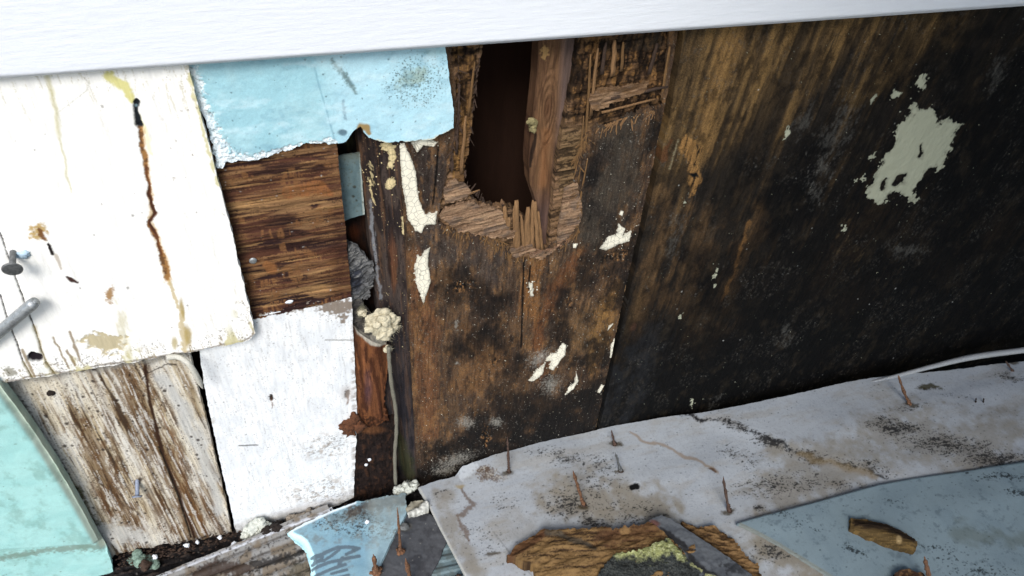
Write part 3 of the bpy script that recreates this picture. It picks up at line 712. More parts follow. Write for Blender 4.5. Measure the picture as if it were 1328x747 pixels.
def p_shim(S):
    S.base((120, 146, 150), .8); S.over((84, 110, 116), sm(S.n(2, 1.2, 3), .45, .8) * .6)
    S.over((190, 200, 190), sm(1 - np.abs(S.px - (468 + (S.py - 205) * .06)) / 2.5, 0, .5) * .7)
    for cx, cy, r_ in ((460, 243, 4), (457, 256, 3), (462, 261, 2.5)): S.over((50, 48, 40), sm(S.blob(cx, cy, r_, r_ * .8), .1, .5) * .9)
    S.over((90, 90, 70), sm(S.n(6, 6, 6), .7, .85) * .6); S.over((110, 110, 90), sm(S.py, 215, 200) * .5)
o = sheet('metal_shim', [(430, 204, .5), (450, 201, .8), (467, 198, .5), (473, 278, .5), (455, 283, 1), (440, 290, .5), (430, 290, 0)], wallp(-.014), .002, M_foam, p_shim, step=1.3, seed=11)
tag(o, 'small blue-grey metal plate in the slot between bare wood and dark stud', 'metal plate'); settle(o)

# dark backing boards in the bay
def p_bay(S):
    S.base((30, 22, 20)); S.over((70, 42, 26), sm(S.n(2, .4, 4), .5, .8) * .6); S.over((70, 72, 40), sm(S.blob(452, 185, 10, 14), 0, .8) * .4)
    S.over((110, 55, 24), sm(S.blob(460, 300, 10, 16), 0, .8) * .7)
    S.h += .002 * (S.n(3, .4, 5) - .5)
o = sheet('backing_board', [(420, 150, 0), (500, 150, 0), (520, 660, 0), (440, 660, 0)], wallp(-.034), .01, M_vwood, p_bay, step=2, seed=12)
tag(o, 'blackened backing board deep in the slot behind the metal plate', 'backing board'); settle(o)

# torn grey fibre
def p_fibre(S):
    S.base((112, 112, 112)); n = S.n(1.2, 7, 5, 5, .6, 25)
    S.over((58, 62, 74), sm(S.blob(462, 360, 18, 28), 0, .8)); S.over((170, 168, 162), sm(n, .6, .8) * .6); S.over((40, 38, 38), sm(n, .42, .3) * .7)
    S.h += .006 * (S.n(1.2, 2, 7, 4) - .5) + .002 * (n - .5) + .004 * sm(S.px, 480, 455)
o = sheet('felt_scrap', [(450, 312, 2), (462, 318, 4, 6), (474, 332, 5, 5), (484, 345, 5, 4), (486, 362, 5, 4), (480, 385, 5, 4), (466, 386, 3, 5), (450, 384, 1)], wallp(-.008), .003, M_fibre if False else M_hwood, p_fibre, step=1.2, seed=13)
tag(o, 'torn dark grey felt scrap with toothed edge, above the cream wool tuft', 'felt scrap'); settle(o)
def p_fibre2(S):
    S.base((96, 92, 86)); S.over((150, 148, 120), sm(S.blob(468, 404, 9, 12, 20), 0, .7) * .7); S.over((60, 58, 60), sm(S.n(2, 5, 5), .5, .7) * .6)
    S.h += .005 * (S.n(1.5, 1.5, 7, 4) - .5)
o = sheet('felt_scrap', [(452, 384, 2), (466, 388, 3, 5), (478, 402, 3, 5), (486, 425, 3, 5), (480, 436, 3), (462, 430, 2), (454, 420, 1)], wallp(-.006), .004, M_hwood, p_fibre2, step=1.2, seed=14)
tag(o, 'small grey olive felt scrap tucked left of the cream wool tuft', 'felt scrap'); settle(o)

# brown rotten block and the dark block below it
def p_rot(S):
    S.base((118, 72, 42)); g = S.n(3.5, .3, 5, 5, .6); S.over((70, 38, 24), sm(g, .5, .65) * .8); S.over((160, 100, 56), sm(S.n(3, .5, 8), .62, .8) * .6)
    S.over((104, 80, 96), sm(S.blob(478, 505, 8, 34), 0, .8) * .35); S.over((200, 196, 180), sm(1 - seg_dist(S.wx, S.wy, [(458, 420), (466, 432), (482, 444), (500, 448)]) / 4, 0, .7) * .8)
    S.over((30, 20, 16), sm(S.py, 520, 548) * sm(S.n(3, 3, 5), .4, .6) * .7); S.over((24, 18, 16), sm(466 - S.px, 0, 8) * .8)
    S.h += .0025 * (g - .5) - .004 * sm(S.px, 488, 506)
o = sheet('rotten_block', [(454, 415, 1), (466, 432, 1.5), (482, 443, 1.5), (503, 449, 2), (506, 475, 2.5, 6), (500, 505, 3, 6), (498, 530, 4, 5), (505, 548, 4, 4), (485, 552, 5, 4), (462, 550, 3, 4), (456, 540, 1)], wallp(.0), .02, M_vwood, p_rot, step=1.25, seed=15)
tag(o, 'reddish brown rotten wood block right of the white plywood face', 'rotten block'); settle(o)
def p_rot2(S):
    S.base((40, 30, 27)); g = S.n(3, 1.2, 5, 5, .6); S.over((76, 50, 34), sm(g, .55, .75) * .7); S.over((18, 14, 14), sm(S.n(2, 2, 9), .5, .7) * .7)
    S.over((110, 70, 40), sm(S.blob(482, 556, 26, 7), 0, .7) * .8)
    S.h += .003 * (g - .5)
o = sheet('rotten_block', [(454, 546, 2), (480, 548, 4, 5), (512, 546, 3, 5), (514, 600, 2), (518, 632, 3), (490, 645, 4, 6), (455, 658, 3)], wallp(-.002), .02, M_vwood, p_rot2, step=1.3, seed=16)
tag(o, 'nearly black crumbling wood block at the foot of the narrow bay', 'rotten block'); settle(o)
for i, (x_, y_, r_) in enumerate(((479, 596, .0024), (475, 603, .0021))):
    v, f = lump(wallp(.0015).hit(x_, y_), r_, 60 + i, 2, .3, 2, (1, .5, 1)); o = mesh_obj('paint_chip', v, f, M_chip)
    tag(o, 'tiny white chip stuck on the black crumbling block, ' + ('the upper of two' if i == 0 else 'the lower of two'), 'paint chip', 'white chips on the black block'); settle(o)

# wool tuft and hanging cord
def tuft(name, plane, blobs, mat, seed, fib=120, parent=None, flat=.6):
    parts = []
    for i, (x_, y_, rpx, dep) in enumerate(blobs):
        pl_ = plane.off(dep); k = pxm(pl_, x_, y_); c = pl_.hit(x_, y_)
        sq = (1, flat, 1) if abs(plane.n.y) > .5 else (1, 1, flat)
        r4 = random.Random(seed * 7 + i)
        for q_ in range(5):
            o4 = Vector((r4.gauss(0, .42), r4.gauss(0, .3), r4.gauss(0, .42))) * (rpx / k)
            parts.append(lump(c + o4, rpx / k * r4.uniform(.5, .95), seed + i + q_ * 13, 4, .30, 1.5, sq))
        parts += fibres(c, rpx / k * 1.05, fib // len(blobs) * 5, seed * 3 + i, .00009, 1.2, sq)
    v_, f_ = join(parts); return mesh_obj(name, v_, f_, mat, parent)
o = tuft('wool_tuft', wallp(.004), [(493, 412, 11, .006), (505, 418, 10, .005), (486, 424, 10, .008), (497, 432, 12, .006), (512, 424, 7, .003), (480, 418, 7, .002), (501, 405, 6, .003), (504, 453, 5, .002), (470, 405, 5, -.002)], M_wool, 70, 260)
tag(o, 'cream wool tuft caught in the narrow bay above the hanging cord', 'wool tuft'); settle(o)
pts = [wallp(.010).hit(*p) for p in ((504, 450), (505, 470), (508, 500), (513, 530), (514, 560), (512, 590), (513, 628))]
v, f = tube(smooth_path(pts, 40), [.0022 + .0003 * math.sin(i * 1.7) for i in range(41)], 8)
o = mesh_obj('hanging_cord', v, f, M_cord); tag(o, 'thin grey cord hanging below the cream wool tuft', 'cord'); settle(o)

# ------------------------------------------------------------------ centre plywood panel with the broken hole
HOLE = [(628, 40, 0), (626, 66, 1.5), (620, 105, 2, 6), (612, 165, 2.5, 7), (606, 205, 3, 7), (602, 238, 3, 6), (612, 258, 4, 5), (628, 270, 5, 4), (650, 268, 5, 4), (664, 268, 2), (690, 290, 1), (697, 322, 1.5, 4), (711, 323, 1), (717, 262, 1), (724, 200, 1), (734, 150, 1), (744, 100, .8), (751, 40, 0)]
FACEHOLE = [(590, 40, 0), (585, 66, 1.5), (592, 130, 2), (590, 178, 2), (583, 215, 2), (573, 250, 2), (568, 288, 3, 6), (588, 298, 4, 5), (618, 305, 4, 4), (640, 310, 4, 4), (660, 320, 4, 5), (664, 336, 3, 5), (690, 334, 3, 5), (712, 322, 3), (738, 300, 3), (752, 284, 2), (753, 252, 2), (744, 236, 3), (750, 200, 3), (760, 175, 4), (775, 160, 5, 6), (790, 168, 5, 6), (812, 150, 6, 5), (838, 142, 6, 5), (858, 138, 4, 5), (862, 100, 1), (868, 40, 0)]
CP = [(512, 40, 0), (880, 40, 0), (876, 60, .4), (862, 140, .5), (846.5, 215, .7), (817.5, 345, .7), (789.5, 475, .6), (771.5, 560, .5), (768, 600, 0), (545, 640, 0), (541, 622, .5), (532, 450, .6), (526, 330, .6), (518, 190, .4)]
def p_core(S):
    S.warp(3, 18)
    S.base((128, 98, 66))
    hz = S.n(.35, 7, 5, 5, .65, 4); vz = S.n(7, .4, 6, 5, .65, -4)
    left = S.px < 636
    # broad pinkish horizontal veneer
    S.over((158, 122, 92), sm(hz, .4, .7) * .7); S.over((76, 54, 36), sm(hz, .38, .25) * .8)
    m = sm(S.px, 735, 748) * sm(S.py, 165, 150)
    S.over((92, 66, 40), m * .8); S.over((150, 108, 58), m * sm(S.n(2.5, 3, 9, 4, .6, 10), .5, .7) * .8); S.over((46, 32, 22), m * sm(S.n(3, 1, 12, 5, .6), .5, .65) * .9)
    m = sm(S.stroke([(770, 55, 10), (772, 120, 8), (800, 60, 12), (802, 105, 10)]), .1, .5) * sm(vz, .3, .7); S.over((132, 94, 50), m * .7)
    m = sm(S.stroke([(780, 125, 10), (830, 112, 9), (868, 98, 8)]), .1, .5); S.over((140, 100, 58), m * .8)
    m = sm(S.stroke([(785, 60, 12), (850, 55, 16)]), .1, .6); S.over((54, 48, 40), m * .7)
    # left golden strip
    m = sm(S.stroke([(604, 60, 18), (600, 150, 15), (596, 230, 14)]), .1, .5); S.over((112, 80, 44), m * .8); S.over((166, 122, 62), m * sm(vz, .5, .75) * .8); S.over((34, 26, 28), m * sm(S.py, 150, 90) * sm(S.n(2, 2, 4), .4, .6) * .9)
    m = sm(S.stroke([(590, 275, 14), (640, 250, 9), (580, 255, 6)]), .1, .6); S.over((104, 88, 78), m * sm(S.n(2, 6, 44), .5, .7) * .6)
    m = sm(S.px, 722, 732) * sm(S.py, 160, 175); S.over((136, 110, 74), m * .6); S.over((70, 52, 34), m * crackfield(S, 61, .6, 4, .05) * .9)
    S.over((22, 16, 12), crackfield(S, 60, .5, 3, .018) * .8)
    up = sm(S.py, 170, 150); st1 = terr(S.n(.5, 2.6, 15, 4, .6, 6), 5); st2 = terr(S.n(2.4, .5, 17, 4, .6, -4), 5)
    S.over((24, 18, 14), sm(S.n(.5, 2.6, 15, 4, .6, 6), .40, .32) * .75); S.over((20, 15, 12), up * sm(S.n(2.4, .5, 17, 4, .6, -4), .44, .34) * .8)  # low steps of the torn plies darkened in colour, standing in for shade
    S.h += .0012 * (hz - .5) + .0042 * (st1 - .6) * (1 - .5 * up) + .004 * (st2 - .6) * up + .001 * (vz - .5) * up

def p_centre(S):
    S.warp(5, 28)
    S.base((98, 73, 50))
    g = S.n(5, .22, 5, 5, .6, -3); cl = S.n(.35, .28, 6, 5, .6)
    S.over((60, 46, 38), sm(S.n(1.6, .2, 8, 5, .6), .42, .62) * .7)
    # reddish left edge
    S.over((124, 80, 46), sm(S.stroke([(540, 330, 22), (552, 420, 26), (556, 560, 22)]) + .7 * (g - .5), .1, .8) * .75)
    S.over((74, 66, 62), sm(S.stroke([(560, 200, 30), (556, 320, 22), (640, 345, 40)]) + .5 * (g - .5), .1, .7) * .65)
    S.over((52, 42, 38), sm(S.blob(555, 215, 34, 60) + .5 * (cl - .5), 0, .5) * .8)
    # warm bands
    S.over((122, 84, 46), sm(S.stroke([(600, 420, 20), (640, 470, 34), (600, 500, 30)]) + 1.0 * (cl - .5), .1, .9) * .6)
    S.over((140, 94, 46), sm(S.stroke([(695, 340, 16), (690, 400, 22), (700, 420, 14)]) + .8 * (g - .5), .1, .7) * .75)
    S.over((116, 72, 38), sm(S.stroke([(755, 330, 10), (720, 380, 18), (700, 430, 12), (706, 500, 14)]) + .6 * (cl - .5), .1, .7) * .8)
    S.over((166, 120, 56), sm(S.stroke([(800, 370, 13), (785, 415, 22), (770, 480, 14)]) + .9 * (cl - .5), .1, .9) * .75)
    S.over((110, 84, 50), sm(S.blob(760, 440, 50, 70, 15) + .8 * (cl - .5), .1, .9) * .5)
    S.over((150, 108, 62), sm(S.n(1.6, .6, 151, 5, .7), .5, .8) * .5); S.over((44, 34, 28), sm(S.n(1.4, .5, 152, 5, .7), .54, .8) * .6)
    # greyish film on the right of the hole
    S.over((64, 58, 50), sm(S.stroke([(805, 170, 44), (795, 250, 44), (765, 305, 34)]) + 1.2 * (S.n(.9, .5, 162, 5, .65) - .5), -.1, .8) * .85); S.over((36, 32, 30), sm(S.stroke([(780, 190, 20), (765, 260, 18), (800, 300, 20)]) + 1.6 * (S.n(.8, .5, 163, 5, .65) - .5), .1, .9) * .7)
    S.over((96, 88, 78), sm(S.n(12, 8, 14, 3, .7), .62, .8) * .5)
    # mould
    for z in ([(600, 368, 24), (650, 390, 14)], [(700, 520, 44), (640, 560, 40), (760, 520, 40)], [(760, 365, 26), (800, 350, 20)], [(560, 610, 24), (640, 595, 30), (740, 560, 24)],
              [(722, 420, 14), (736, 450, 16), (728, 380, 10)], [(620, 440, 22), (590, 450, 14)], [(775, 190, 12), (765, 235, 10)], [(660, 470, 22), (630, 400, 18)]):
        S.over((24, 21, 20), sm(S.stroke([(a_, b_, w2 * 1.35) for a_, b_, w2 in z]) + 1.5 * (S.n(.6, .4, int(z[0][0]), 5, .65) - .5), .0, .95) * .82)
    rot = .95 * sm(S.py - (605 - (S.px - 540) * .28), -80, 30) + .6 * sm(S.px - (850 - (S.py - 200) * .25), -110, 10) + 1.6 * (S.n(.5, .3, 161, 5, .65) - .5)
    S.over((22, 20, 19), sm(rot, .35, 1.05) * .85)
    S.over((18, 16, 16), crackfield(S, 7, 1.4, .1, .012) * .7)
    for pts in ([(680, 335), (678, 400), (676, 450)], [(569, 190), (566, 230), (562, 265)], [(688, 345), (686, 375)]):
        m = sm(1 - seg_dist(S.px, S.py, pts) / 1.6, 0, .6); S.over((14, 12, 12), m); S.h -= .0015 * m
    # rough torn spots
    for cx, cy, rx, ry, an in ((600, 372, 20, 10, 0), (800, 330, 18, 8, -20), (740, 395, 4, 12, -10), (640, 470, 8, 5, 0), (628, 565, 7, 14, 0)):
        m = sm(S.blob(cx, cy, rx, ry, an) + .9 * (S.n(4, 4, 17) - .5), .1, .5); S.over((150, 108, 64), m * sm(S.n(6, 2, 19), .5, .62) * .8); S.over((20, 16, 14), m * sm(S.n(5, 3, 29), .5, .62)); S.h -= .002 * m * S.n(6, 3, 18)
    # whitish bloom
    for cx, cy, rx, ry, an in ((590, 596, 42, 13, -22), (606, 550, 18, 14, 0), (575, 608, 22, 9, -15), (700, 462, 30, 14, -30), (715, 500, 26, 20, 0), (640, 545, 16, 10, 0), (590, 420, 5, 14, 0), (590, 475, 7, 4, 0)):
        S.over((150, 146, 136), sm(S.blob(cx, cy, rx, ry, an) + 1.2 * (S.n(7, 7, 21, 4, .7) - .5), .3, .9) * .75)
    S.over((170, 166, 156), S.sp(9, 7, .16, 31, .3) * .55 * sm(S.n(.5, .5, 32), .35, .7)); S.over((170, 164, 150), S.sp(2.5, 1.6, .05, 34, .14) * .8)
    # paint left on it
    fl = [S.flake]
    def P_(pts, k=1.0): fl.append(polysd(S.wx * .4 + S.px * .6, S.wy * .4 + S.py * .6, pts) * k)
    P_([(516, 188), (524, 184), (532, 200), (536, 215), (540, 240), (546, 262), (552, 276), (568, 274), (566, 290), (552, 290), (546, 302), (538, 298), (530, 282), (526, 260), (520, 232)], 1.3)
    P_([(528, 178), (556, 180), (568, 184), (560, 190), (548, 188), (540, 196)])
    P_([(552, 322), (558, 320), (556, 338), (558, 352), (556, 372), (551, 394), (545, 380), (538, 366), (537, 340), (541, 328), (546, 330)], 1.2)
    P_([(803, 290), (810, 296), (806, 304), (818, 298), (814, 312), (800, 316), (786, 324), (778, 322), (788, 306), (798, 302)])
    P_([(806, 274), (810, 276), (808, 282), (804, 280)], 2)
    P_([(728, 444), (734, 448), (732, 460), (724, 470), (718, 480), (712, 478), (714, 468), (706, 468), (712, 460), (720, 456)], 1.3)
    P_([(748, 480), (751, 492), (744, 504), (734, 513), (738, 502), (746, 494)], 2.0)
    P_([(696, 478), (708, 468), (704, 484), (690, 494), (684, 492)])
    P_([(797, 437), (801, 446), (798, 462), (792, 464), (792, 448)], 2)
    P_([(780, 498), (784, 500), (778, 510), (774, 508)], 2)
    P_([(790, 422), (796, 420), (788, 430)], 2)
    P_([(744, 316), (750, 316), (748, 322), (744, 322)], 2); P_([(686, 366), (692, 366), (692, 384), (688, 384)], 1)
    S.flake = np.maximum.reduce(fl)
    S.flake = np.maximum(S.flake, (S.n(9, 9, 91, 2) - 1.0) * 60)
    S.h += .0014 * (g - .5) + .0018 * (S.n(1.2, .5, 171, 5, .65) - .5)
    fm = sm(S.flake, -1, 2.5); S.h = S.h * (1 - .7 * fm) + .0009 * sm(S.flake, -1.2, .8)
cp = empty('plywood_panel', Lp.hit(650, 600), 'brown mouldy plywood panel broken open by the big ragged hole, in the middle', 'plywood panel')
sheet('core_veneer', CP, wallp(-.0035), .008, M_hwood, p_core, holes=[HOLE], step=1.35, parent=cp, seed=30)
# the face veneer: cream flakes near its left edge are paint
M_face = surf_mat('mouldy_face_veneer', .75, (430, 430, 45), .36, .6, .0005, .16, flake=lin((236, 230, 208), .97), crackle=True, fine=1000, famt=.5)
sheet('face_veneer', CP, wallp(-.0005), .0028, M_face, p_centre, holes=[FACEHOLE], step=1.3, parent=cp, seed=31)

def splinter_mesh(base, tip, w_px, plane, lift, seed):
    """tapered sliver of wood from a base to a tip (picture points on the plane)"""
    a, b_ = plane.hit(*base), plane.off(lift).hit(*tip); k = pxm(plane, *base)
    w_ = w_px / k / 2; dr = (b_ - a); s_ = dr.cross(plane.n).normalized() * w_; n_ = plane.n * max(.0006, w_ * .5)
    rr = random.Random(seed); vs = []; n = 7
    for i in range(n):
        t_ = i / (n - 1); c = a + dr * t_; q_ = (1 - .25 * t_) if i < n - 1 else rr.uniform(.25, .6)
        j = s_ * rr.uniform(-.18, .18)
        vs += [tuple(c - s_ * q_ + j), tuple(c + s_ * q_ + j), tuple(c + s_ * q_ * .8 + n_ + j), tuple(c - s_ * q_ * .8 + n_ + j)]
    fs = []
    for i in range(n - 1):
        for k_ in range(4): a_ = i * 4 + k_; b2 = i * 4 + (k_ + 1) % 4; fs.append((a_, b2, b2 + 4, a_ + 4))
    fs += [(3, 2, 1, 0), tuple(range((n - 1) * 4, n * 4))]
    return vs, fs
M_tan = plain('tan_splinter', (146, 108, 66), .85, n=500, amt=.5, grain=(700, 700, 60), bump=.7)
M_pink = plain('pink_brown_splinter', (150, 112, 84), .85, n=500, amt=.5, grain=(60, 700, 700), bump=.7)
M_gold = plain('golden_splinter', (124, 90, 48), .85, n=500, amt=.5, grain=(600, 600, 60), bump=.7)
rr = random.Random(5)
# upright slats at the foot of the hole
for i, (x0, w_, yt) in enumerate(((648, 4, 274), (653, 6, 263), (660, 5, 278), (665, 3, 270), (670, 7, 259), (677, 4, 281), (683, 8, 266), (690, 5, 262), (695, 5, 265), (699, 3, 276))):
    v, f = splinter_mesh((x0 + rr.uniform(-3, 3) + 2, 326 - (i < 3) * 22), (x0 + rr.uniform(-1.5, 1.5), yt + rr.uniform(-4, 4)), w_ + 1.6, wallp(-.0028 + .0004 * (i % 3)), .0006, i)
    mesh_obj('splinter', v, f, M_tan, cp)
for i, (a_, b_, w_, mt) in enumerate((((758, 210), (766, 70), 4, M_gold), ((766, 150), (775, 62), 5, M_tan), ((780, 96), (786, 55), 6, M_brown), ((794, 98), (797, 52), 8, M_tan), ((806, 92), (808, 54), 5, M_gold), ((750, 240), (757, 150), 3, M_gold),
        ((745, 300), (762, 205), 3, M_gold), ((772, 132), (866, 112), 6, M_brown), ((780, 146), (850, 128), 4, M_tan), ((842, 96), (852, 56), 6, M_brown), ((858, 130), (868, 60), 5, M_gold), ((598, 225), (604, 150), 5, M_tan), ((592, 200), (596, 110), 4, M_brown), ((607, 150), (616, 80), 4, M_gold), ((583, 262), (622, 246), 4, M_tan))):
    v, f = splinter_mesh(a_, b_, w_, wallp(-.0015), .0012, 300 + i); mesh_obj('splinter', v, f, mt, cp)
# frayed fringe along the torn face
def fringe(path, n, ln, w_, plane, mat, seed, ang=None, lift=.0015):
    r2 = random.Random(seed); parts = []
    for i in range(n):
        t_ = r2.random() * (len(path) - 1); k = int(t_); a = t_ - k
        x_ = path[k][0] * (1 - a) + path[k + 1][0] * a; y_ = path[k][1] * (1 - a) + path[k + 1][1] * a
        an = math.radians((ang if ang is not None else 90) + r2.gauss(0, 24)); L = ln * r2.uniform(.25, 1.4) ** 1.3
        parts.append(splinter_mesh((x_, y_), (x_ + L * math.cos(an), y_ + L * math.sin(an)), w_ * r2.uniform(.5, 1.3), plane, lift * r2.uniform(.2, 1.6), r2.randint(0, 9999)))
    return join(parts)
for path, n, ln, w_, ang, mat in (([(572, 290), (600, 300), (640, 308), (660, 318)], 55, 9, 1.5, 95, M_gold), ([(610, 300), (620, 306)], 14, 22, 2.2, 92, M_brown),
                             ([(632, 312), (668, 332), (700, 332)], 40, 8, 1.5, 80, M_gold), ([(745, 238), (754, 270), (750, 300), (728, 320)], 50, 9, 1.4, 120, M_gold),
                             ([(748, 215), (752, 190), (762, 172)], 46, 14, 1.6, 100, M_gold), ([(775, 165), (812, 152), (850, 142)], 46, 13, 1.9, 105, M_tan),
                             ([(604, 240), (625, 262), (655, 268)], 26, 7, 1.6, -75, M_brown), ([(622, 70), (613, 150), (603, 225)], 26, 8, 1.6, 94, M_brown),
                             ([(594, 70), (594, 150), (584, 215)], 60, 12, 1.8, 85, M_brown), ([(690, 328), (720, 322), (745, 306)], 30, 9, 1.6, 150, M_pink)):
    v, f = fringe(path, n, ln, w_, wallp(-.0012), mat, int(path[0][0]), ang); mesh_obj('frayed_fringe', v, f, mat, cp, smooth=False)
# a loose veneer slab across the foot of the hole, and two small broken pieces
def p_slab(S):
    S.base((150, 118, 90)); hz = S.n(.4, 7, 15, 5, .65, 8); S.over((196, 160, 122), sm(hz, .52, .75) * .6); S.over((92, 68, 48), sm(hz, .42, .28) * .85)
    S.over((104, 92, 84), sm(S.n(1, 2, 17), .55, .75) * .5); S.h += .0014 * (hz - .5) + .003 * terr(S.n(.7, 1.6, 5), 4)
for ol, off_, sd_ in (([(570, 280, 1), (578, 268, 2), (600, 262, 3, 6), (612, 262, 4, 5), (640, 268, 3, 5), (652, 276, 3, 5), (656, 292, 3, 4), (670, 300, 3, 4), (666, 308, 3, 4), (640, 308, 3, 5), (612, 302, 3, 5), (590, 296, 2)], -.0012, 41),
                      ([(660, 324, 2, 4), (690, 316, 2, 4), (694, 324, 2, 4), (668, 334, 2, 4)], -.0005, 42), ([(686, 332, 2, 4), (722, 320, 2, 4), (720, 326, 2, 4), (700, 336, 2, 4)], -.0006, 43),
                      ([(732, 244, 1), (748, 236, 2, 5), (754, 262, 2, 5), (752, 286, 2, 5), (742, 302, 2, 5), (722, 318, 1), (724, 290, 1)], -.001, 44),
                      ([(575, 244, 2, 5), (590, 232, 3, 5), (604, 240, 3, 5), (610, 250, 3, 5), (598, 258, 3, 5), (577, 264, 2, 5)], -.0006, 45),
                      ([(762, 128, 2, 5), (776, 114, 3, 5), (812, 112, 3, 5), (842, 104, 3, 5), (838, 118, 3, 5), (800, 132, 3, 5), (768, 142, 2, 5)], -.001, 46)):
    sheet('torn_veneer', ol, wallp(off_), .0014, M_hwood, p_slab if sd_ < 46 else (lambda S: (p_slab(S), S.over((104, 74, 40), S.n(1, 4, 3) * .9))), step=1.3, parent=cp, seed=sd_)

# stud seen in the hole
def p_stud(S):
    S.warp(2, 20)
    dx = (S.px - (714 - (S.py - 60) * .02)) ; dy = (S.py - 145)
    kn = np.hypot((S.px - 710 + (S.py - 140) * .1) / 8.0, (S.py - 140) / 32.0)
    w_ = S.px / 7.5 + 2.4 * np.exp(-((kn) ** 2) * .35) * np.sign(S.px - 706) + 1.2 * fbm(S.px / 30, S.py / 90, 8)
    rings = np.where(kn < 1.6, np.sin(kn * 15), np.sin(w_ * 5.5))
    S.base((126, 92, 62)); S.over((90, 62, 42), sm(rings + 1.2 * (S.n(6, .5, 3) - .5), .0, 1.1) * .4); S.over((70, 46, 34), sm(S.n(4, .3, 13, 5, .6), .5, .7) * .5)
    S.over((74, 44, 28), sm(1 - kn, .2, .8) * .6)
    S.over((156, 104, 60), sm(S.stroke([(708, 170, 10), (704, 240, 10)]), .1, .9) * .5)
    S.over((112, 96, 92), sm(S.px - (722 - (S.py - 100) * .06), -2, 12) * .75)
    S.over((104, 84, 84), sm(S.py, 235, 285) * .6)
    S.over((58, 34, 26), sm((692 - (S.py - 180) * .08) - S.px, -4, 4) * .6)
    S.over((150, 140, 110), sm(1 - seg_dist(S.wx, S.wy, [(746, 75), (742, 100)]) / 3, 0, .8) * .7)
    S.over((190, 150, 90), sm(S.blob(706, 68, 6, 10) + S.n(5, 5, 5) - .5, .2, .5) * .8)
    S.over((24, 20, 22), sm(S.stroke([(694, 175, 3), (690, 200, 4), (688, 215, 2)]), .1, .5) * .8)
    S.h += .0005 * rings
stl = [(699, 40, 0), (762, 40, 0), (752, 100, .3), (744, 160, .3), (736, 220, .3), (728, 290, .4), (722, 345, 0), (706, 345, 0), (702, 300, .3), (697, 268, .6), (687, 238, .8), (685, 205, .5), (690, 155, .5), (696, 100, .4)]
stud = sheet('wall_stud', stl, wallp(-.0135), .016, M_splint, p_stud, step=1.3, seed=32)
tag(stud, 'upright brown stud with an oval knot, standing inside the big ragged hole', 'stud'); settle(stud)
o = tuft('wool_tuft', wallp(-.012), [(688, 158, 5, .002), (690, 166, 4, .002)], plain('olive_wool', (150, 138, 92), .95, n=200, amt=.3), 90, 30)
tag(o, 'tiny olive wool tuft clinging to the left edge of the knotted stud', 'wool tuft'); settle(o)

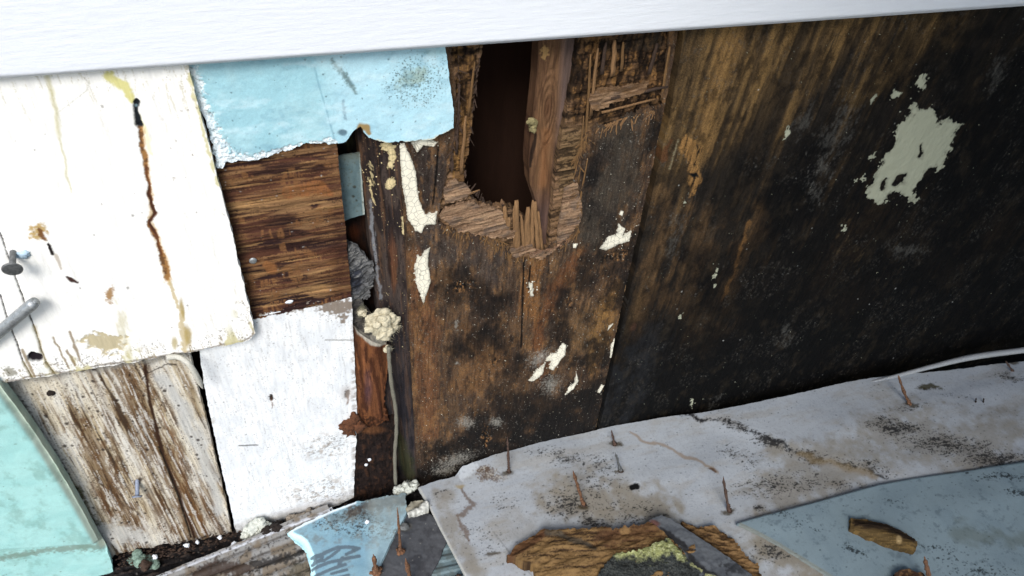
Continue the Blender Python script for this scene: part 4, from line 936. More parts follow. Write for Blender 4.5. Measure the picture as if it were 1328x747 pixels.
# ------------------------------------------------------------------ right plywood panel, black with mould
RP = [(883, 30, 0), (1328, -20, 0), (1560, -40, 0), (1560, 440, 0), (1328, 480, 0), (1040, 545, 0), (776, 604, 0), (776, 560, .5), (795, 475, .5), (824.5, 345, .6), (854.5, 215, .6), (870, 140, .5), (886, 48, .4)]
def p_right(S):
    S.warp(14, 46)
    S.base((38, 33, 28))
    A = -5
    g = S.n(1.7, .10, 5, 5, .6, A); g2 = S.n(6, .5, 55, 4, .6, A); gb = S.n(.45, .05, 57, 3, .5, A); cl = S.n(.16, .12, 6, 5, .6); c2 = S.n(.7, .45, 16, 5, .65, A)
    # brown upper left giving way to black towards the right and the foot
    fade = 1.06 - sm((S.px - 880) * .66 + (S.py - 40) * 1.0, 50, 265) * 1.15
    zz = np.clip(fade + 1.0 * (gb - .5) + .7 * (cl - .5) + .4 * (g - .5), 0, 1)
    S.over((92, 72, 45), zz * .9); S.over((132, 102, 58), zz * sm(g * .6 + gb * .4, .50, .78) * .85); S.over((46, 38, 29), zz * sm(g * .7 + gb * .3, .5, .28) * .85)
    S.over((148, 112, 62), sm(S.stroke([(950, 45, 24), (930, 120, 20), (905, 200, 16)]) + .8 * (gb - .5) + .5 * (g - .5), .0, 1.0) * .6)
    S.over((126, 98, 56), sm(S.stroke([(1215, 25, 40), (1160, 90, 40), (1100, 140, 30)]) + 1.1 * (g - .5), .0, 1.0) * .5)
    # long faint ghosts of brown lower down
    for z, am in (([(985, 280, 22), (955, 350, 30), (915, 440, 34)], .7), ([(860, 250, 34), (850, 330, 36), (830, 420, 30)], .6), ([(905, 300, 30), (880, 400, 30)], .5), ([(1060, 370, 26), (1100, 320, 34), (1140, 280, 22)], .65), ([(1300, 290, 40), (1240, 370, 34)], .5), ([(1050, 520, 50), (1120, 470, 30)], .35), ([(1180, 300, 60), (1090, 400, 40)], .3), ([(1290, 80, 30), (1250, 180, 30)], .25)):
        S.over((112, 84, 52), sm(S.stroke(z) + 1.1 * (c2 - .5) + .9 * (g - .5) + .4 * (g2 - .5), -.1, 1.2) * am)
    S.over((166, 118, 60), sm(S.stroke([(966, 300, 5), (950, 350, 7), (935, 385, 4)]) + .9 * (g2 - .5), .2, .9) * .6)
    m = sm(S.blob(1105, 325, 46, 44, -40) + .9 * (S.n(1.2, .6, 67, 4, .6, -20) - .5), .1, .8) * sm(S.n(3.4, .9, 66, 4, .6, -24), .58, .70); S.over((164, 136, 92), m * .7)
    # deep black fields
    for z in ([(1290, 120, 90), (1250, 300, 70), (1300, 420, 60)], [(1000, 470, 70), (860, 520, 60), (1120, 430, 70)], [(1030, 240, 50), (1060, 200, 30)], [(900, 330, 40), (870, 300, 20)], [(1150, 380, 60), (1230, 420, 60)]):
        S.over((13, 13, 14), sm(S.stroke(z) + 1.2 * (cl - .5) + 1.1 * (c2 - .5), .0, .8) * .85)
    S.over((13, 13, 14), sm(S.py - (540 - (S.px - 800) * .18), -110, 0) * .6)
    S.over((11, 11, 12), sm(S.px * .8 + S.py + 160 * (cl - .5) + 120 * (c2 - .5), 960, 1200) * .88)
    S.over((12, 12, 12), sm((S.py - 330) + (S.px - 900) * .25 + 150 * (cl - .5) + 130 * (c2 - .5), -10, 170) * .75)
    S.over((54, 56, 60), sm(S.stroke([(790, 520, 34), (850, 440, 30), (810, 560, 30)]) + 1.4 * (c2 - .5) + .8 * (cl - .5), .1, 1.1) * .3)
    S.over((66, 56, 42), sm(S.n(.8, .5, 141, 5, .7, -5), .5, .9) * .25); S.over((16, 15, 15), sm(S.n(1.3, .7, 142, 5, .7), .5, .75) * .55)
    # pale speckle
    zone = sm(S.n(.35, .35, 36, 4), .45, .75)
    S.over((140, 140, 134), np.maximum(S.sp(9, 8, .14, 35, .3), S.sp(6, 5, .08, 39, .25)) * (zone * .8) * sm(S.n(1.2, .8, 43, 4, .7), .45, .7) * .6); S.over((80, 76, 70), sm(S.n(5, 3, 37, 5, .75), .58, .85) * zone * .5); S.over((190, 190, 184), S.sp(1.1, .8, .03, 40, .08))
    for cx, cy, rx, ry, an in ((1035, 165, 20, 46, 20), (1060, 240, 20, 30, 20), (1020, 440, 26, 14, -20), (1090, 170, 30, 60, 20), (870, 300, 14, 30, 10), (1080, 210, 30, 22, 0), (790, 553, 24, 4, -22), (1170, 330, 30, 14, 0), (860, 190, 14, 30, 20), (930, 520, 20, 14, -40), (1290, 100, 20, 40, 20)):
        S.over((112, 110, 104), sm(S.blob(cx, cy, rx, ry, an) + 2.2 * (S.n(3, 1.6, 38, 6, .8, A) - .5), .35, 1.2) * .32)
    S.over((104, 66, 38), sm(S.stroke([(858, 203, 2), (868, 200, 4), (880, 190, 3)]) + .5 * (c2 - .5), .1, .6) * .7); S.over((84, 56, 40), sm(S.blob(822, 423, 7, 6), .1, .9) * .6)
    # torn tuft of face veneer
    m = sm(polysd(S.wx, S.wy, [(893, 172), (902, 180), (915, 182), (908, 200), (904, 230), (893, 258), (886, 262), (892, 225), (888, 200)]) + 5 * (g2 - .5), -1, 3)
    S.over((158, 116, 62), m * sm(g2, .3, .6) * .9); S.over((30, 24, 20), m * sm(g2, .4, .25)); S.h += .0012 * m * g2
    S.over((16, 20, 22), sm(S.blob(897, 221, 7, 4), .1, .5))
    for pts in ([(881, 150), (868, 230), (862, 290)],): S.over((150, 140, 110), sm(1 - seg_dist(S.px, S.py, [(880, 180), (868, 220)]) / 1.1, 0, .7) * .6)
    fl = [S.flake]; n8 = S.n(2.2, 1.6, 181, 4, .65); n9 = S.n(2.2, 1.6, 182, 4, .65)
    def P_(pts, k=1.0): fl.append(polysd(S.px + .45 * (S.wx - S.px) + 9 * (n8 - .5), S.py + .45 * (S.wy - S.py) + 9 * (n9 - .5), pts) * k)
    big = [(1180, 140), (1184, 130), (1192, 130), (1192, 138), (1208, 132), (1213, 148), (1212, 158), (1228, 154), (1234, 162), (1249, 163), (1242, 178), (1238, 192), (1226, 202), (1224, 214), (1214, 220), (1210, 214), (1200, 216), (1190, 232), (1182, 246), (1186, 256), (1174, 258), (1162, 252), (1154, 256), (1142, 270), (1136, 264), (1124, 258), (1126, 243), (1134, 238), (1138, 222), (1146, 212), (1142, 208), (1152, 190), (1158, 168), (1164, 158), (1172, 154), (1184, 146)]
    P_(big)
    fl[-1] = np.minimum.reduce([fl[-1], -polysd(S.wx, S.wy, [(1186, 184), (1192, 180), (1188, 192), (1184, 194)]) * 1.5, -polysd(S.wx, S.wy, [(1166, 236), (1176, 224), (1172, 240), (1164, 252), (1160, 250)]) * 1.5, -polysd(S.wx, S.wy, [(1146, 246), (1154, 240), (1150, 252), (1144, 252)]) * 1.3])
    P_([(1196, 98), (1206, 100), (1202, 112), (1192, 114), (1190, 106)], 1.4)
    P_([(1156, 124), (1160, 114), (1172, 116), (1168, 128), (1160, 134), (1154, 130)], 1); P_([(1130, 134), (1138, 124), (1136, 136), (1130, 142)], 1)
    P_([(1126, 204), (1132, 194), (1134, 196), (1130, 206)], 1.6); P_([(1120, 226), (1128, 222), (1126, 230), (1120, 230)], 1.6); P_([(1110, 230), (1116, 226), (1114, 234), (1109, 234)], 1.6)
    P_([(1020, 166), (1024, 164), (1022, 178), (1010, 184), (1014, 176)], 1.6); P_([(1092, 296), (1100, 292), (1100, 300), (1094, 302)], 1.5)
    P_([(923, 342), (930, 340), (928, 348), (922, 348)], 2); P_([(918, 352), (925, 350), (924, 358), (918, 358)], 2); P_([(920, 365), (926, 362), (926, 370), (920, 370)], 2); P_([(884, 410), (889, 408), (889, 414), (884, 414)], 2)
    P_([(895, 515), (901, 516), (900, 525), (895, 524)], 2); P_([(880, 262), (884, 260), (883, 266), (879, 266)], 2); P_([(846, 205), (852, 200), (850, 208)], 2); P_([(1060, 508), (1066, 506), (1066, 512), (1060, 512)], 2)
    P_([(1174, 256), (1186, 255), (1184, 261), (1176, 261)], 1.2)
    S.flake = np.maximum.reduce(fl)
    S.flake = np.maximum(S.flake, (S.n(6, 6, 92, 2) - 1.06) * 70)
    S.h += .0022 * (g - .5) + .0016 * (c2 - .5) + .0006 * (g2 - .5)
    fm = sm(S.flake, -1, 2.5); S.h = S.h * (1 - .85 * fm) + .0009 * sm(S.flake, -1.2, .8) + fm * .0012 * (S.n(1.2, 1.0, 183, 4, .6) - .5)
rp = sheet('plywood_panel', RP, wallp(.0005), .0125, M_mouldr, p_right, step=1.5, seed=33)
tag(rp, 'plywood panel black with mould and a large pale paint patch, at right', 'plywood panel'); settle(rp)

# ==================================================================================================
#                             WHAT LIES AT THE FOOT OF THE WALL
# ==================================================================================================
def p_sill(S):
    S.base((34, 30, 30)); n = S.n(.6, 3, 5, 5, .6, 0); S.over((70, 58, 50), sm(n, .55, .75) * .7); S.over((16, 15, 18), sm(S.n(1, 3, 9), .5, .65) * .8)
    S.over((110, 105, 98), S.sp(3, 3, .25, 19, .22) * .7); S.h += .006 * (n - .5) + .004 * (S.n(1.5, 1.5, 7) - .5)
o = sheet('rotten_sill', [(60, 750, 0), (140, 712, 2), (300, 680, 3), (460, 640, 3), (560, 600, 2), (600, 640, 2), (560, 690, 2), (440, 700, 2), (250, 790, 0), (60, 800, 0)], floorp(-.012), .03, M_mould, p_sill, step=1.8, seed=50)
tag(o, 'rotten black sill plank along the foot of the left boards', 'sill plank'); settle(o)

# old ribbed siding strips bottom left
def p_strips(S):
    # t counts the ribs across the strips, 0 at the upper edge
    dline = (S.py - (747 - (S.px - 203) * .41)) / 12.0 + .35 * (S.px - 203) / 200 * -1
    t_ = dline; fr = t_ - np.floor(t_)
    S.base((150, 148, 144), .9); S.over((228, 232, 240), sm(1 - np.abs(t_ - .25) / .28, 0, .5) * .9)
    S.over((60, 56, 52), sm(1 - np.abs(fr - .92) / .12, 0, .7) * sm(t_, .4, 1) * .8); S.over((198, 198, 200), sm(1 - np.abs(fr - .2) / .2, 0, 1) * .4)
    S.over((116, 100, 78), sm(S.n(1, 1, 5) + .1 * t_, .5, .9) * .8); S.over((40, 34, 28), sm(S.n(4, 4, 8, 4), .72 - .03 * t_, .85 - .03 * t_) * .85)
    S.over((58, 40, 28), sm(S.stroke([(252, 745, 10), (285, 738, 14), (320, 735, 8)]) + .8 * (S.n(4, 4, 4) - .5), .1, .5) * .9)
    S.over((34, 30, 28), sm(S.stroke([(330, 730, 7), (360, 722, 6), (400, 712, 4)]) + .9 * (S.n(5, 5, 4) - .5), .1, .5) * .9)
    S.over((90, 84, 66), sm(S.blob(385, 735, 20, 14) + S.n(3, 3, 9) - .5, .1, .6) * .6)
    S.h += .0035 * np.sin(fr * math.pi) - .0022 * t_
o = sheet('siding_strips', [(190, 752, .5), (262, 723, .5), (330, 696, .5), (380, 675, 1), (425, 656, 1), (440, 690, 1), (420, 760, 0), (420, 830, 0), (150, 830, 0)], floorp(.012), .012, M_sheet, p_strips, step=1.4, seed=51)
tag(o, 'weathered ribbed grey siding strips lying under the lettered blue foam', 'siding strips'); settle(o)

# lettered blue foam at the bottom
LF = floorp(.020)
def p_lfoam(S):
    S.base((150, 196, 214), .78); S.over((120, 166, 190), sm(S.n(.8, .8, 5), .4, .8) * .5)
    S.over((96, 100, 96), sm(S.stroke([(430, 672, 14), (480, 668, 18), (515, 662, 18), (500, 690, 10)]) + .9 * (S.n(3, 3, 8) - .5), .1, .9) * .6)
    z = sm(S.stroke([(410, 676, 16), (480, 680, 26), (510, 690, 16)]), 0, .6); S.over((46, 44, 40), sm(S.n(4, 6, 9, 5, .7), .56, .66) * z * .85)
    S.over((60, 46, 36), sm(S.stroke([(455, 664, 10), (480, 655, 14), (520, 648, 16)]) + 1.0 * (S.n(2.5, 2.5, 98, 5, .7) - .5), .1, .7) * .92); S.over((120, 116, 104), sm(S.n(1.2, 1.2, 99, 5, .7), .5, .85) * .5)
    S.over((226, 236, 240), sm(1 - seg_dist(S.px, S.py, [(373, 690), (400, 677), (432, 662), (460, 652)]) / 3.5, .1, .7) * .8)
    br = [(372, 690), (384, 700), (392, 706), (398, 716), (402, 732), (404, 750), (408, 790)]
    m = sm(1 - seg_dist(S.wx, S.wy, br) / 8, .1, .4); S.over((190, 240, 250), m, 1.0); S.h -= .003 * sm(1 - seg_dist(S.wx, S.wy, br) / 8, .1, .9)
    ink = np.zeros(len(S.px))
    def L_(pts, w_): return sm(1 - seg_dist(S.px, S.py, pts) / w_, 0, .35)
    ink = np.maximum.reduce([L_([(408, 725), (424, 716), (438, 710), (450, 709.5), (465, 711)], 2.9), L_([(405, 732), (416, 727), (418, 722)], 2.9), L_([(449, 719), (460, 714), (466, 711)], 2.6), L_([(404, 723), (417, 719)], 2.6), L_([(407, 729), (420, 727), (430, 721), (440, 713)], 2.4),
                             L_([(405, 738), (425, 730), (443, 726), (466, 721)], 2.7), L_([(440, 732), (444, 724)], 3.2), L_([(408, 747), (430, 738), (448, 732)], 2.7), L_([(430, 744), (450, 739)], 2.4), L_([(425, 752), (452, 746)], 2.4)])
    S.over((92, 110, 122), ink * .92)
    S.over((186, 206, 206), sm(S.px, 468, 490) * .35)
    S.h += .0015 * (S.n(.6, .6, 8) - .5) + .004 * sm(S.px, 440, 380) * 0
lf = empty('lettered_foam', LF.hit(450, 745), 'broken pale blue foam sheet with grey printed lettering, bottom left of centre', 'foam sheet')
sheet('foam_sheet', [(372, 690, 1), (400, 676, 1), (432, 661, 1), (460, 652, 2), (500, 644, 3), (526, 640, 2), (527, 665, 1), (508, 700, .6), (484, 752, .5), (465, 800, 0), (408, 800, 1), (404, 750, 2, 6), (400, 728, 2.5, 6), (394, 710, 2.5, 6), (383, 702, 2, 5)], LF, .006, M_foam, p_lfoam, step=1.25, seed=52, parent=lf)
nail((519, 715), (515, 658), LF, .0014, M_rust2, lf, collar=(.0045, M_rust2), bow=.02)
nail((488, 741), (484, 719), LF, .0022, M_rust2, lf, collar=(.0065, M_rust2))

def p_shingle(S):
    S.base((84, 86, 90)); S.over((56, 56, 60), sm(S.n(1, 1, 5), .4, .7) * .6); S.over((150, 148, 140), S.sp(1.8, 2.2, .2, 6, .18) * .7)
    S.over((120, 112, 96), sm(S.blob(527, 683, 10, 8), 0, .6) * .7); S.h += .0012 * (S.n(1.5, 1.5, 7) - .5)
sh = empty('roofing_scrap', LF.hit(520, 745), 'dark grey triangular roofing scrap between the lettered foam and the white sheet', 'roofing scrap')
sheet('scrap_sheet', [(527, 662, 1), (555, 664, 1), (570, 676, 1), (580, 698, 1), (572, 720, .8), (556, 752, .6), (540, 800, 0), (462, 800, 0), (484, 748, .5)], floorp(.0135), .004, M_sheet, p_shingle, step=1.4, seed=53, parent=sh)
nail((533, 760), (526, 724), floorp(.0135), .0021, M_rust2, sh, collar=(.004, M_rust2))
def p_slat(S):
    S.base((128, 152, 158), .8); t_ = (S.py + S.px * .22) / 15.0; fr = t_ - np.floor(t_); S.over((40, 50, 54), sm(1 - np.abs(fr - .5) / .14, 0, .6) * .85); S.over((90, 96, 90), sm(S.n(2, 2, 5), .5, .8) * .5)
    S.h += .002 * fr
o = sheet('grooved_scrap', [(574, 690, .5), (590, 700, .5), (625, 760, 0), (625, 800, 0), (535, 800, 0), (556, 748, .6)], floorp(.009), .003, M_foam, p_slat, step=1.4, seed=54)
tag(o, 'blue-grey grooved scrap showing under the left edge of the white sheet', 'scrap'); settle(o)

# the big whitish sheet lying on the ground with nails through it
WS = floorp(.024)
SH = [(542, 632, .8), (562, 624, .8), (590, 617, .6), (600, 604, .8), (640, 590, .6), (700, 573, .5), (760, 560, .5), (800, 551, .5), (870, 540, .4), (910, 536, .4), (960, 528, .5), (1030, 513, .5), (1085, 500, .4), (1130, 492, .5), (1180, 487, .6), (1230, 482, .8), (1328, 470, .6), (1500, 446, 0), (1500, 830, 0), (640, 830, 0), (606, 752, .4), (575, 692, .5), (556, 655, .7)]
def p_sheet(S):
    S.warp(5, 24)
    S.base((182, 188, 193), .95)
    S.over((158, 166, 174), sm(S.n(.15, .5, 5, 5, .6), .4, .8) * .35); S.over((160, 150, 130), sm(S.n(.2, .7, 205, 5, .65), .5, .9) * .35); S.over((140, 138, 132), crackfield(S, 207, .5, 2.2, .02) * .35)
    fu = S.n(1.3, .8, 71, 4)
    # beige grime
    for z, am in (([(575, 640, 20), (590, 690, 18), (618, 745, 16)], .6), ([(720, 640, 40), (800, 650, 50), (860, 665, 40)], .75), ([(1000, 700, 50), (1050, 740, 40)], .8), ([(1010, 640, 50), (1100, 600, 50), (1010, 585, 20)], .6), ([(1150, 560, 60), (1250, 590, 60), (1300, 560, 40)], .55), ([(650, 680, 30), (700, 700, 30)], .3)):
        S.over((136, 124, 100), sm(S.stroke(z) + .9 * (S.n(.9, .9, int(z[0][0])) - .5), .0, .9) * am)
    # black mould specks, dense in places
    zone = np.zeros(len(S.px))
    for cx, cy, rx, ry, an, am in ((735, 595, 34, 14, 0, 1), (700, 586, 26, 10, 0, .8), (775, 605, 34, 22, 0, .8), (740, 655, 50, 30, 0, 1.1), (820, 668, 60, 30, 0, .7), (770, 630, 60, 34, 0, .6), (770, 676, 30, 12, 20, 1.3), (905, 543, 24, 5, 8, 1.6), (950, 552, 34, 9, 16, 1.4), (1000, 574, 34, 10, 20, 1.7),
                              (1050, 592, 50, 12, 14, 1.2), (1120, 606, 60, 12, 10, .9), (960, 590, 50, 20, 20, .7), (1160, 556, 50, 14, 5, 1.5), (1150, 548, 24, 8, 0, 1.2), (1230, 580, 90, 22, 5, 1.15), (1290, 595, 60, 14, -5, 1.4), (1240, 518, 30, 5, 8, .6), (1310, 490, 36, 6, 5, 1.1), (1010, 630, 90, 22, -6, .9), (985, 660, 10, 6, 0, 1.5),
                              (655, 650, 24, 20, 10, .5), (575, 640, 16, 16, 0, .6), (620, 700, 60, 40, 0, .3), (1090, 630, 40, 12, 0, .8), (1175, 530, 60, 6, -10, .6), (1205, 508, 18, 4, 0, 1.2), (1000, 715, 34, 20, 10, 1.1)):
        zone = np.maximum(zone, np.clip(S.blob(cx, cy, rx, ry, an), 0, 1) * am)
    sp = fbm(S.u * 3.2 + 3 * fbm(S.u, S.v, 5), S.v * 8 + 2 * fbm(S.u * .7, S.v, 6), 77, 5, .68)
    S.over((110, 102, 88), sm(zone + .9 * (S.n(1, 2, 206, 5, .7) - .5), .2, 1.1) * .5); S.over((34, 33, 34), sm(sp, .80 - .38 * zone, .88 - .34 * zone) * sm(zone, .0, .25) * .92)
    S.over((96, 94, 90), sm(S.n(5, 7, 78, 5, .7), .62 - .1 * zone, .9) * .3)
    S.over((60, 58, 54), S.sp(1.4, 2.2, .2, 79, .2) * .8)
    # a fold that is dark on its lip
    m = sm(1 - seg_dist(S.wx, S.wy, [(880, 540), (930, 547), (985, 564), (1040, 588), (1110, 607), (1150, 618)]) / 3.0, 0, .8); S.over((30, 30, 34), m * sm(S.n(3, 3, 81), .35, .6) * .9)
    S.over((140, 120, 84), sm(1 - seg_dist(S.wx, S.wy, [(1040, 590), (1110, 610), (1135, 618)]) / 7, .1, .9) * .6)
    S.h += .0035 * sm(S.py - (540 + (S.px - 880) * .30), 10, -14) * sm(S.px, 880, 960)
    # brown stain run
    m = sm(1 - seg_dist(S.wx, S.wy, [(818, 564), (850, 577), (890, 590), (912, 606), (932, 613)]) / 3.2, .1, .8); S.over((146, 116, 74), m * .6)
    S.over((92, 62, 34), sm(S.blob(924, 612, 9, 3, 8), .05, .5) * .9)
    m = sm(S.stroke([(598, 632, 3), (608, 648, 4), (616, 654, 5), (592, 668, 3), (604, 690, 4), (612, 704, 3)]) + .9 * (S.n(5, 5, 5) - .5), .1, .7); S.over((106, 84, 66), m * .75)
    S.over((160, 136, 66), sm(S.blob(597, 629, 10, 5), .0, .7) * .7)
    for cx, cy, rx, ry in ((633, 610, 18, 8), (628, 606, 14, 5), (640, 617, 22, 6)): 
        m = sm(S.blob(cx, cy, rx, ry) + .9 * (S.n(5, 5, 82) - .5), .1, .5); S.over((92, 66, 40), m * .7); S.over((196, 192, 180), m * sm(S.n(8, 8, 84), .6, .7) * .7)
    for cx, cy in ((660, 613), (757, 656), (805, 612), (797, 575), (946, 664), (1180, 526), (1312, 473), (640, 720)):
        S.over((70, 58, 34), sm(S.blob(cx, cy, 12, 4) + .4 * (S.n(5, 5, 85) - .5), .0, .6) * .85)
    S.over((64, 58, 26), sm(S.blob(1206, 505, 20, 4) + .6 * (S.n(5, 5, 86) - .5), .0, .5) * .9)
    m = sm(S.blob(824, 633, 9, 4) + .3 * (S.n(5, 5, 5) - .5), .05, .3); S.over((14, 14, 14), m); S.h -= .002 * m
    S.over((206, 206, 196), sm(1 - seg_dist(S.px, S.py, [(544, 633), (556, 655), (575, 692), (606, 752)]) / 2.2, 0, .6) * .7)
    # creases at the left
    S.over((110, 112, 112), sm(1 - seg_dist(S.px, S.py, [(640, 690), (664, 720), (690, 747)]) / 1.5, 0, .8) * .5)
    S.over((206, 212, 216), sm(S.stroke([(585, 612, 6), (620, 600, 8), (600, 616, 8)]) + .8 * (S.n(6, 3, 6) - .5), .2, .8) * .7)
    S.h += .003 * (S.n(.12, .2, 9, 2) - .5) + .0003 * (S.n(1, 1, 10) - .5)
sheet_root = empty('painted_sheet', WS.hit(850, 640), 'long whitish painted sheet lying on the ground with nails poking up through it', 'painted sheet')
sheet('sheet_face', SH, WS, .005, M_sheet, p_sheet, step=1.4, seed=60, parent=sheet_root)
for base, tip, r_, m_, bow in (((660, 612), (658, 566), .0017, M_rust, .0), ((757, 655), (743, 610), .0021, M_rust2, .03), ((805, 611), (798, 587), .0018, M_steel, 0), ((797, 576), (793, 558), .0018, M_rust, 0),
                               ((946, 663), (938, 618), .0021, M_rust, .02), ((1180, 525), (1165, 487), .0024, M_rust2, .03), ((1314, 482), (1304, 468), .0018, M_rust, 0)):
    nail(base, tip, WS.off(.001), r_ * .78, m_, sheet_root, collar=(.0028, M_brown), bow=bow)
for x_ in (1265, 1275):
    nail((x_, 523), (x_ + 1, 516), WS.off(.001), .0009, M_dark, sheet_root)

# blue sheet, lower right
def p_blue(S):
    S.warp(5, 24)
    S.base((136, 156, 163), .95); S.over((120, 140, 149), sm(S.n(.4, .4, 5), .4, .8) * .5); pass
    S.over((28, 46, 52), sm(1 - seg_dist(S.px, S.py, [(955, 678), (1060, 650), (1140, 627), (1190, 618), (1328, 598), (1420, 584)]) / 3.5, .1, .8) * .75)  # shading of the upper edge, painted in as a dark teal line
    zone = np.zeros(len(S.px))
    for cx, cy, rx, ry, an, am in ((1020, 672, 40, 10, 15, .9), (1045, 682, 24, 8, 20, .9), (1108, 712, 30, 8, 22, 1.6), (1300, 620, 60, 8, 8, 1.3), (1320, 640, 20, 5, 0, 1.6), (1210, 710, 34, 10, 0, 1.0), (1270, 740, 60, 16, 0, .8), (1230, 725, 40, 20, 0, .5), (1160, 650, 40, 14, 0, .3)):
        zone = np.maximum(zone, np.clip(S.blob(cx, cy, rx, ry, an), 0, 1) * am)
    sp = fbm(S.u * 3, S.v * 7, 87, 5, .68); S.over((30, 36, 38), sm(sp, .80 - .34 * zone, .90 - .32 * zone) * sm(zone, 0, .25) * .9)
    S.over((70, 84, 92), sm(S.n(1.5, 2, 88, 5, .7), .6, .85) * .4); S.over((50, 60, 64), S.sp(1.2, 1.8, .2, 89, .16) * .8); S.over((96, 104, 92), sm(S.stroke([(1240, 690, 20), (1328, 700, 16)]) + .8 * (S.n(1, 1, 6) - .5), .1, .9) * .5)
    S.over((150, 145, 120), sm(1 - seg_dist(S.px, S.py, [(960, 680), (1010, 705), (1085, 752)]) / 2.5, 0, .7) * .5)
    S.h += .003 * (S.n(.12, .2, 9, 2) - .5)
bs = empty('blue_sheet', WS.hit(1150, 740), 'dusty blue sheet overlapping the whitish sheet in the lower right corner', 'blue sheet')
sheet('sheet_face', [(955, 679, .3), (1060, 651, .4), (1105, 638, .4), (1140, 628, .4), (1190, 619, .4), (1260, 609, .4), (1328, 598, .3), (1500, 570, 0), (1500, 830, 0), (1230, 830, 0), (1082, 752, .6), (1010, 706, .6), (975, 688, .6)], floorp(.032), .004, M_sheet, p_blue, step=1.5, seed=61, parent=bs)
nail((1207, 758), (1199, 722), floorp(.033), .0022, M_rust2, bs)

M_pile = surf_mat('rotten_plank_wood', .85, (60, 150, 150), .2, .35, .0006, .12, fine=1400, famt=.2)
def chunk(name, ol, plane, thick, mat, paint, label, cat, seed, **kw):
    o_ = sheet(name, ol, plane, thick, mat, paint, seed=seed, step=1.25, **kw)
    if label: tag(o_, label, cat); settle(o_)
    return o_
def p_chip(S):
    S.base((98, 78, 44)); n = S.n(1.0, 7, 5, 5, .6, -20); S.over((136, 108, 58), sm(n, .5, .75) * .8)
    S.over((36, 26, 22), sm(S.stroke([(1112, 676, 9), (1150, 684, 10), (1184, 698, 6)]) + .8 * (n - .5), .0, .6) * .9); S.over((178, 150, 100), sm(S.blob(1165, 700, 5, 7), 0, .6))
    S.h += .0015 * (n - .5) + .003 * sm(polysd(S.px, S.py, [(1103, 672), (1150, 678), (1190, 700), (1186, 716), (1150, 704), (1104, 688)]), 0, 8)
chunk('wood_chip', [(1103, 672, 1.5, 5), (1125, 674, 2, 5), (1148, 680, 2, 4), (1172, 690, 2, 4), (1190, 702, 1.5), (1187, 715, 2), (1160, 709, 2), (1128, 697, 2), (1103, 685, 1.5)], floorp(.040), .008, M_pile, p_chip, 'brown rotten wood chip lying on the blue sheet', 'wood chip', 62)
chunk('wood_chip', [(1160, 744, 2), (1178, 738, 2), (1196, 744, 2), (1210, 760, 2), (1200, 780, 0), (1150, 780, 0)], floorp(.040), .008, M_pile, lambda S: (S.base((66, 46, 34)), S.over((110, 80, 50), sm(S.n(3, 3, 5), .5, .7)), setattr(S, 'h', .003 * S.n(2, 2, 6))), 'dark wood chip at the bottom edge beside the orange nail', 'wood chip', 63)

# rotten wood pile in front
def p_pile(S):
    S.warp(4, 20)
    S.base((132, 102, 62)); n = S.n(.35, 3.5, 5, 5, .6, -14); S.over((146, 114, 66), sm(n, .45, .75) * .6); S.over((50, 34, 24), sm(n, .42, .28) * .85)
    S.over((96, 62, 40), sm(S.stroke([(660, 722, 10), (690, 705, 10), (706, 690, 6)]), .1, .6) * .8); S.over((74, 68, 58), sm(S.stroke([(710, 692, 6), (740, 705, 8), (770, 715, 5)]) + .6 * (n - .5), .1, .7) * .8)
    S.over((90, 60, 36), sm(S.stroke([(790, 700, 22), (840, 690, 26)]) + .7 * (S.n(3, 3, 5) - .5), .0, .7) * .7); S.over((150, 116, 70), sm(S.blob(810, 694, 9, 7), .1, .5) * .7)
    S.over((26, 20, 16), crackfield(S, 68, .5, 3, .02) * .8)
    S.h += .006 * (S.n(.5, .9, 6, 3) - .5) + .0012 * (n - .5) + .004 * terr(S.n(.3, 1.2, 16, 4, .6, 12), 4) + .006 * sm(polysd(S.px, S.py, [(658, 722), (706, 686), (860, 668), (920, 700), (930, 800), (700, 800)]), 0, 10)
chunk('rotten_plank', [(657, 722, 2, 6), (672, 706, 2, 6), (705, 687, 1), (712, 690, 3, 5), (760, 688, 3, 5), (800, 690, 3, 5), (832, 684, 3, 5), (856, 676, 2), (900, 705, 2), (935, 750, 2), (935, 800, 0), (700, 800, 0), (692, 735, 3, 5), (676, 732, 3, 5)], floorp(.036), .012, M_pile, p_pile, 'golden brown rotten plank piece heaped on the whitish sheet, bottom centre', 'rotten plank', 64)
def p_slip(S):
    S.base((112, 84, 50)); n = S.n(1, 4, 5, 5, .6, -25); S.over((150, 116, 72), sm(n, .5, .7) * .7); S.over((58, 42, 28), sm(n, .45, .3) * .8); S.h += .004 * (n - .5) + .004 * (S.n(.8, 1.2, 6) - .5)
chunk('rotten_plank', [(884, 676, 2, 5), (905, 684, 2, 5), (925, 683, 3, 5), (950, 696, 3, 5), (962, 715, 3, 5), (985, 735, 3), (992, 760, 2), (960, 790, 0), (930, 760, 1), (905, 715, 1)], floorp(.034), .008, M_pile, p_slip, 'tan rotten plank piece right of the grey shingle strip', 'rotten plank', 65)
def p_slate(S):
    S.base((98, 102, 106)); S.over((74, 78, 84), sm(S.n(1, 2, 5), .4, .7) * .6); S.over((30, 28, 28), sm(S.stroke([(850, 682, 5), (885, 705, 6), (905, 735, 7), (940, 760, 10)]) + .6 * (S.n(3, 3, 6) - .5), .1, .6) * .85)
    S.over((104, 58, 44), sm(S.blob(849, 677, 11, 6), .0, .6) * .8); S.over((30, 30, 32), sm(S.blob(955, 735, 34, 16) + S.n(3, 3, 5) - .5, .2, .7) * .7); S.h += .001 * (S.n(2, 2, 6) - .5)
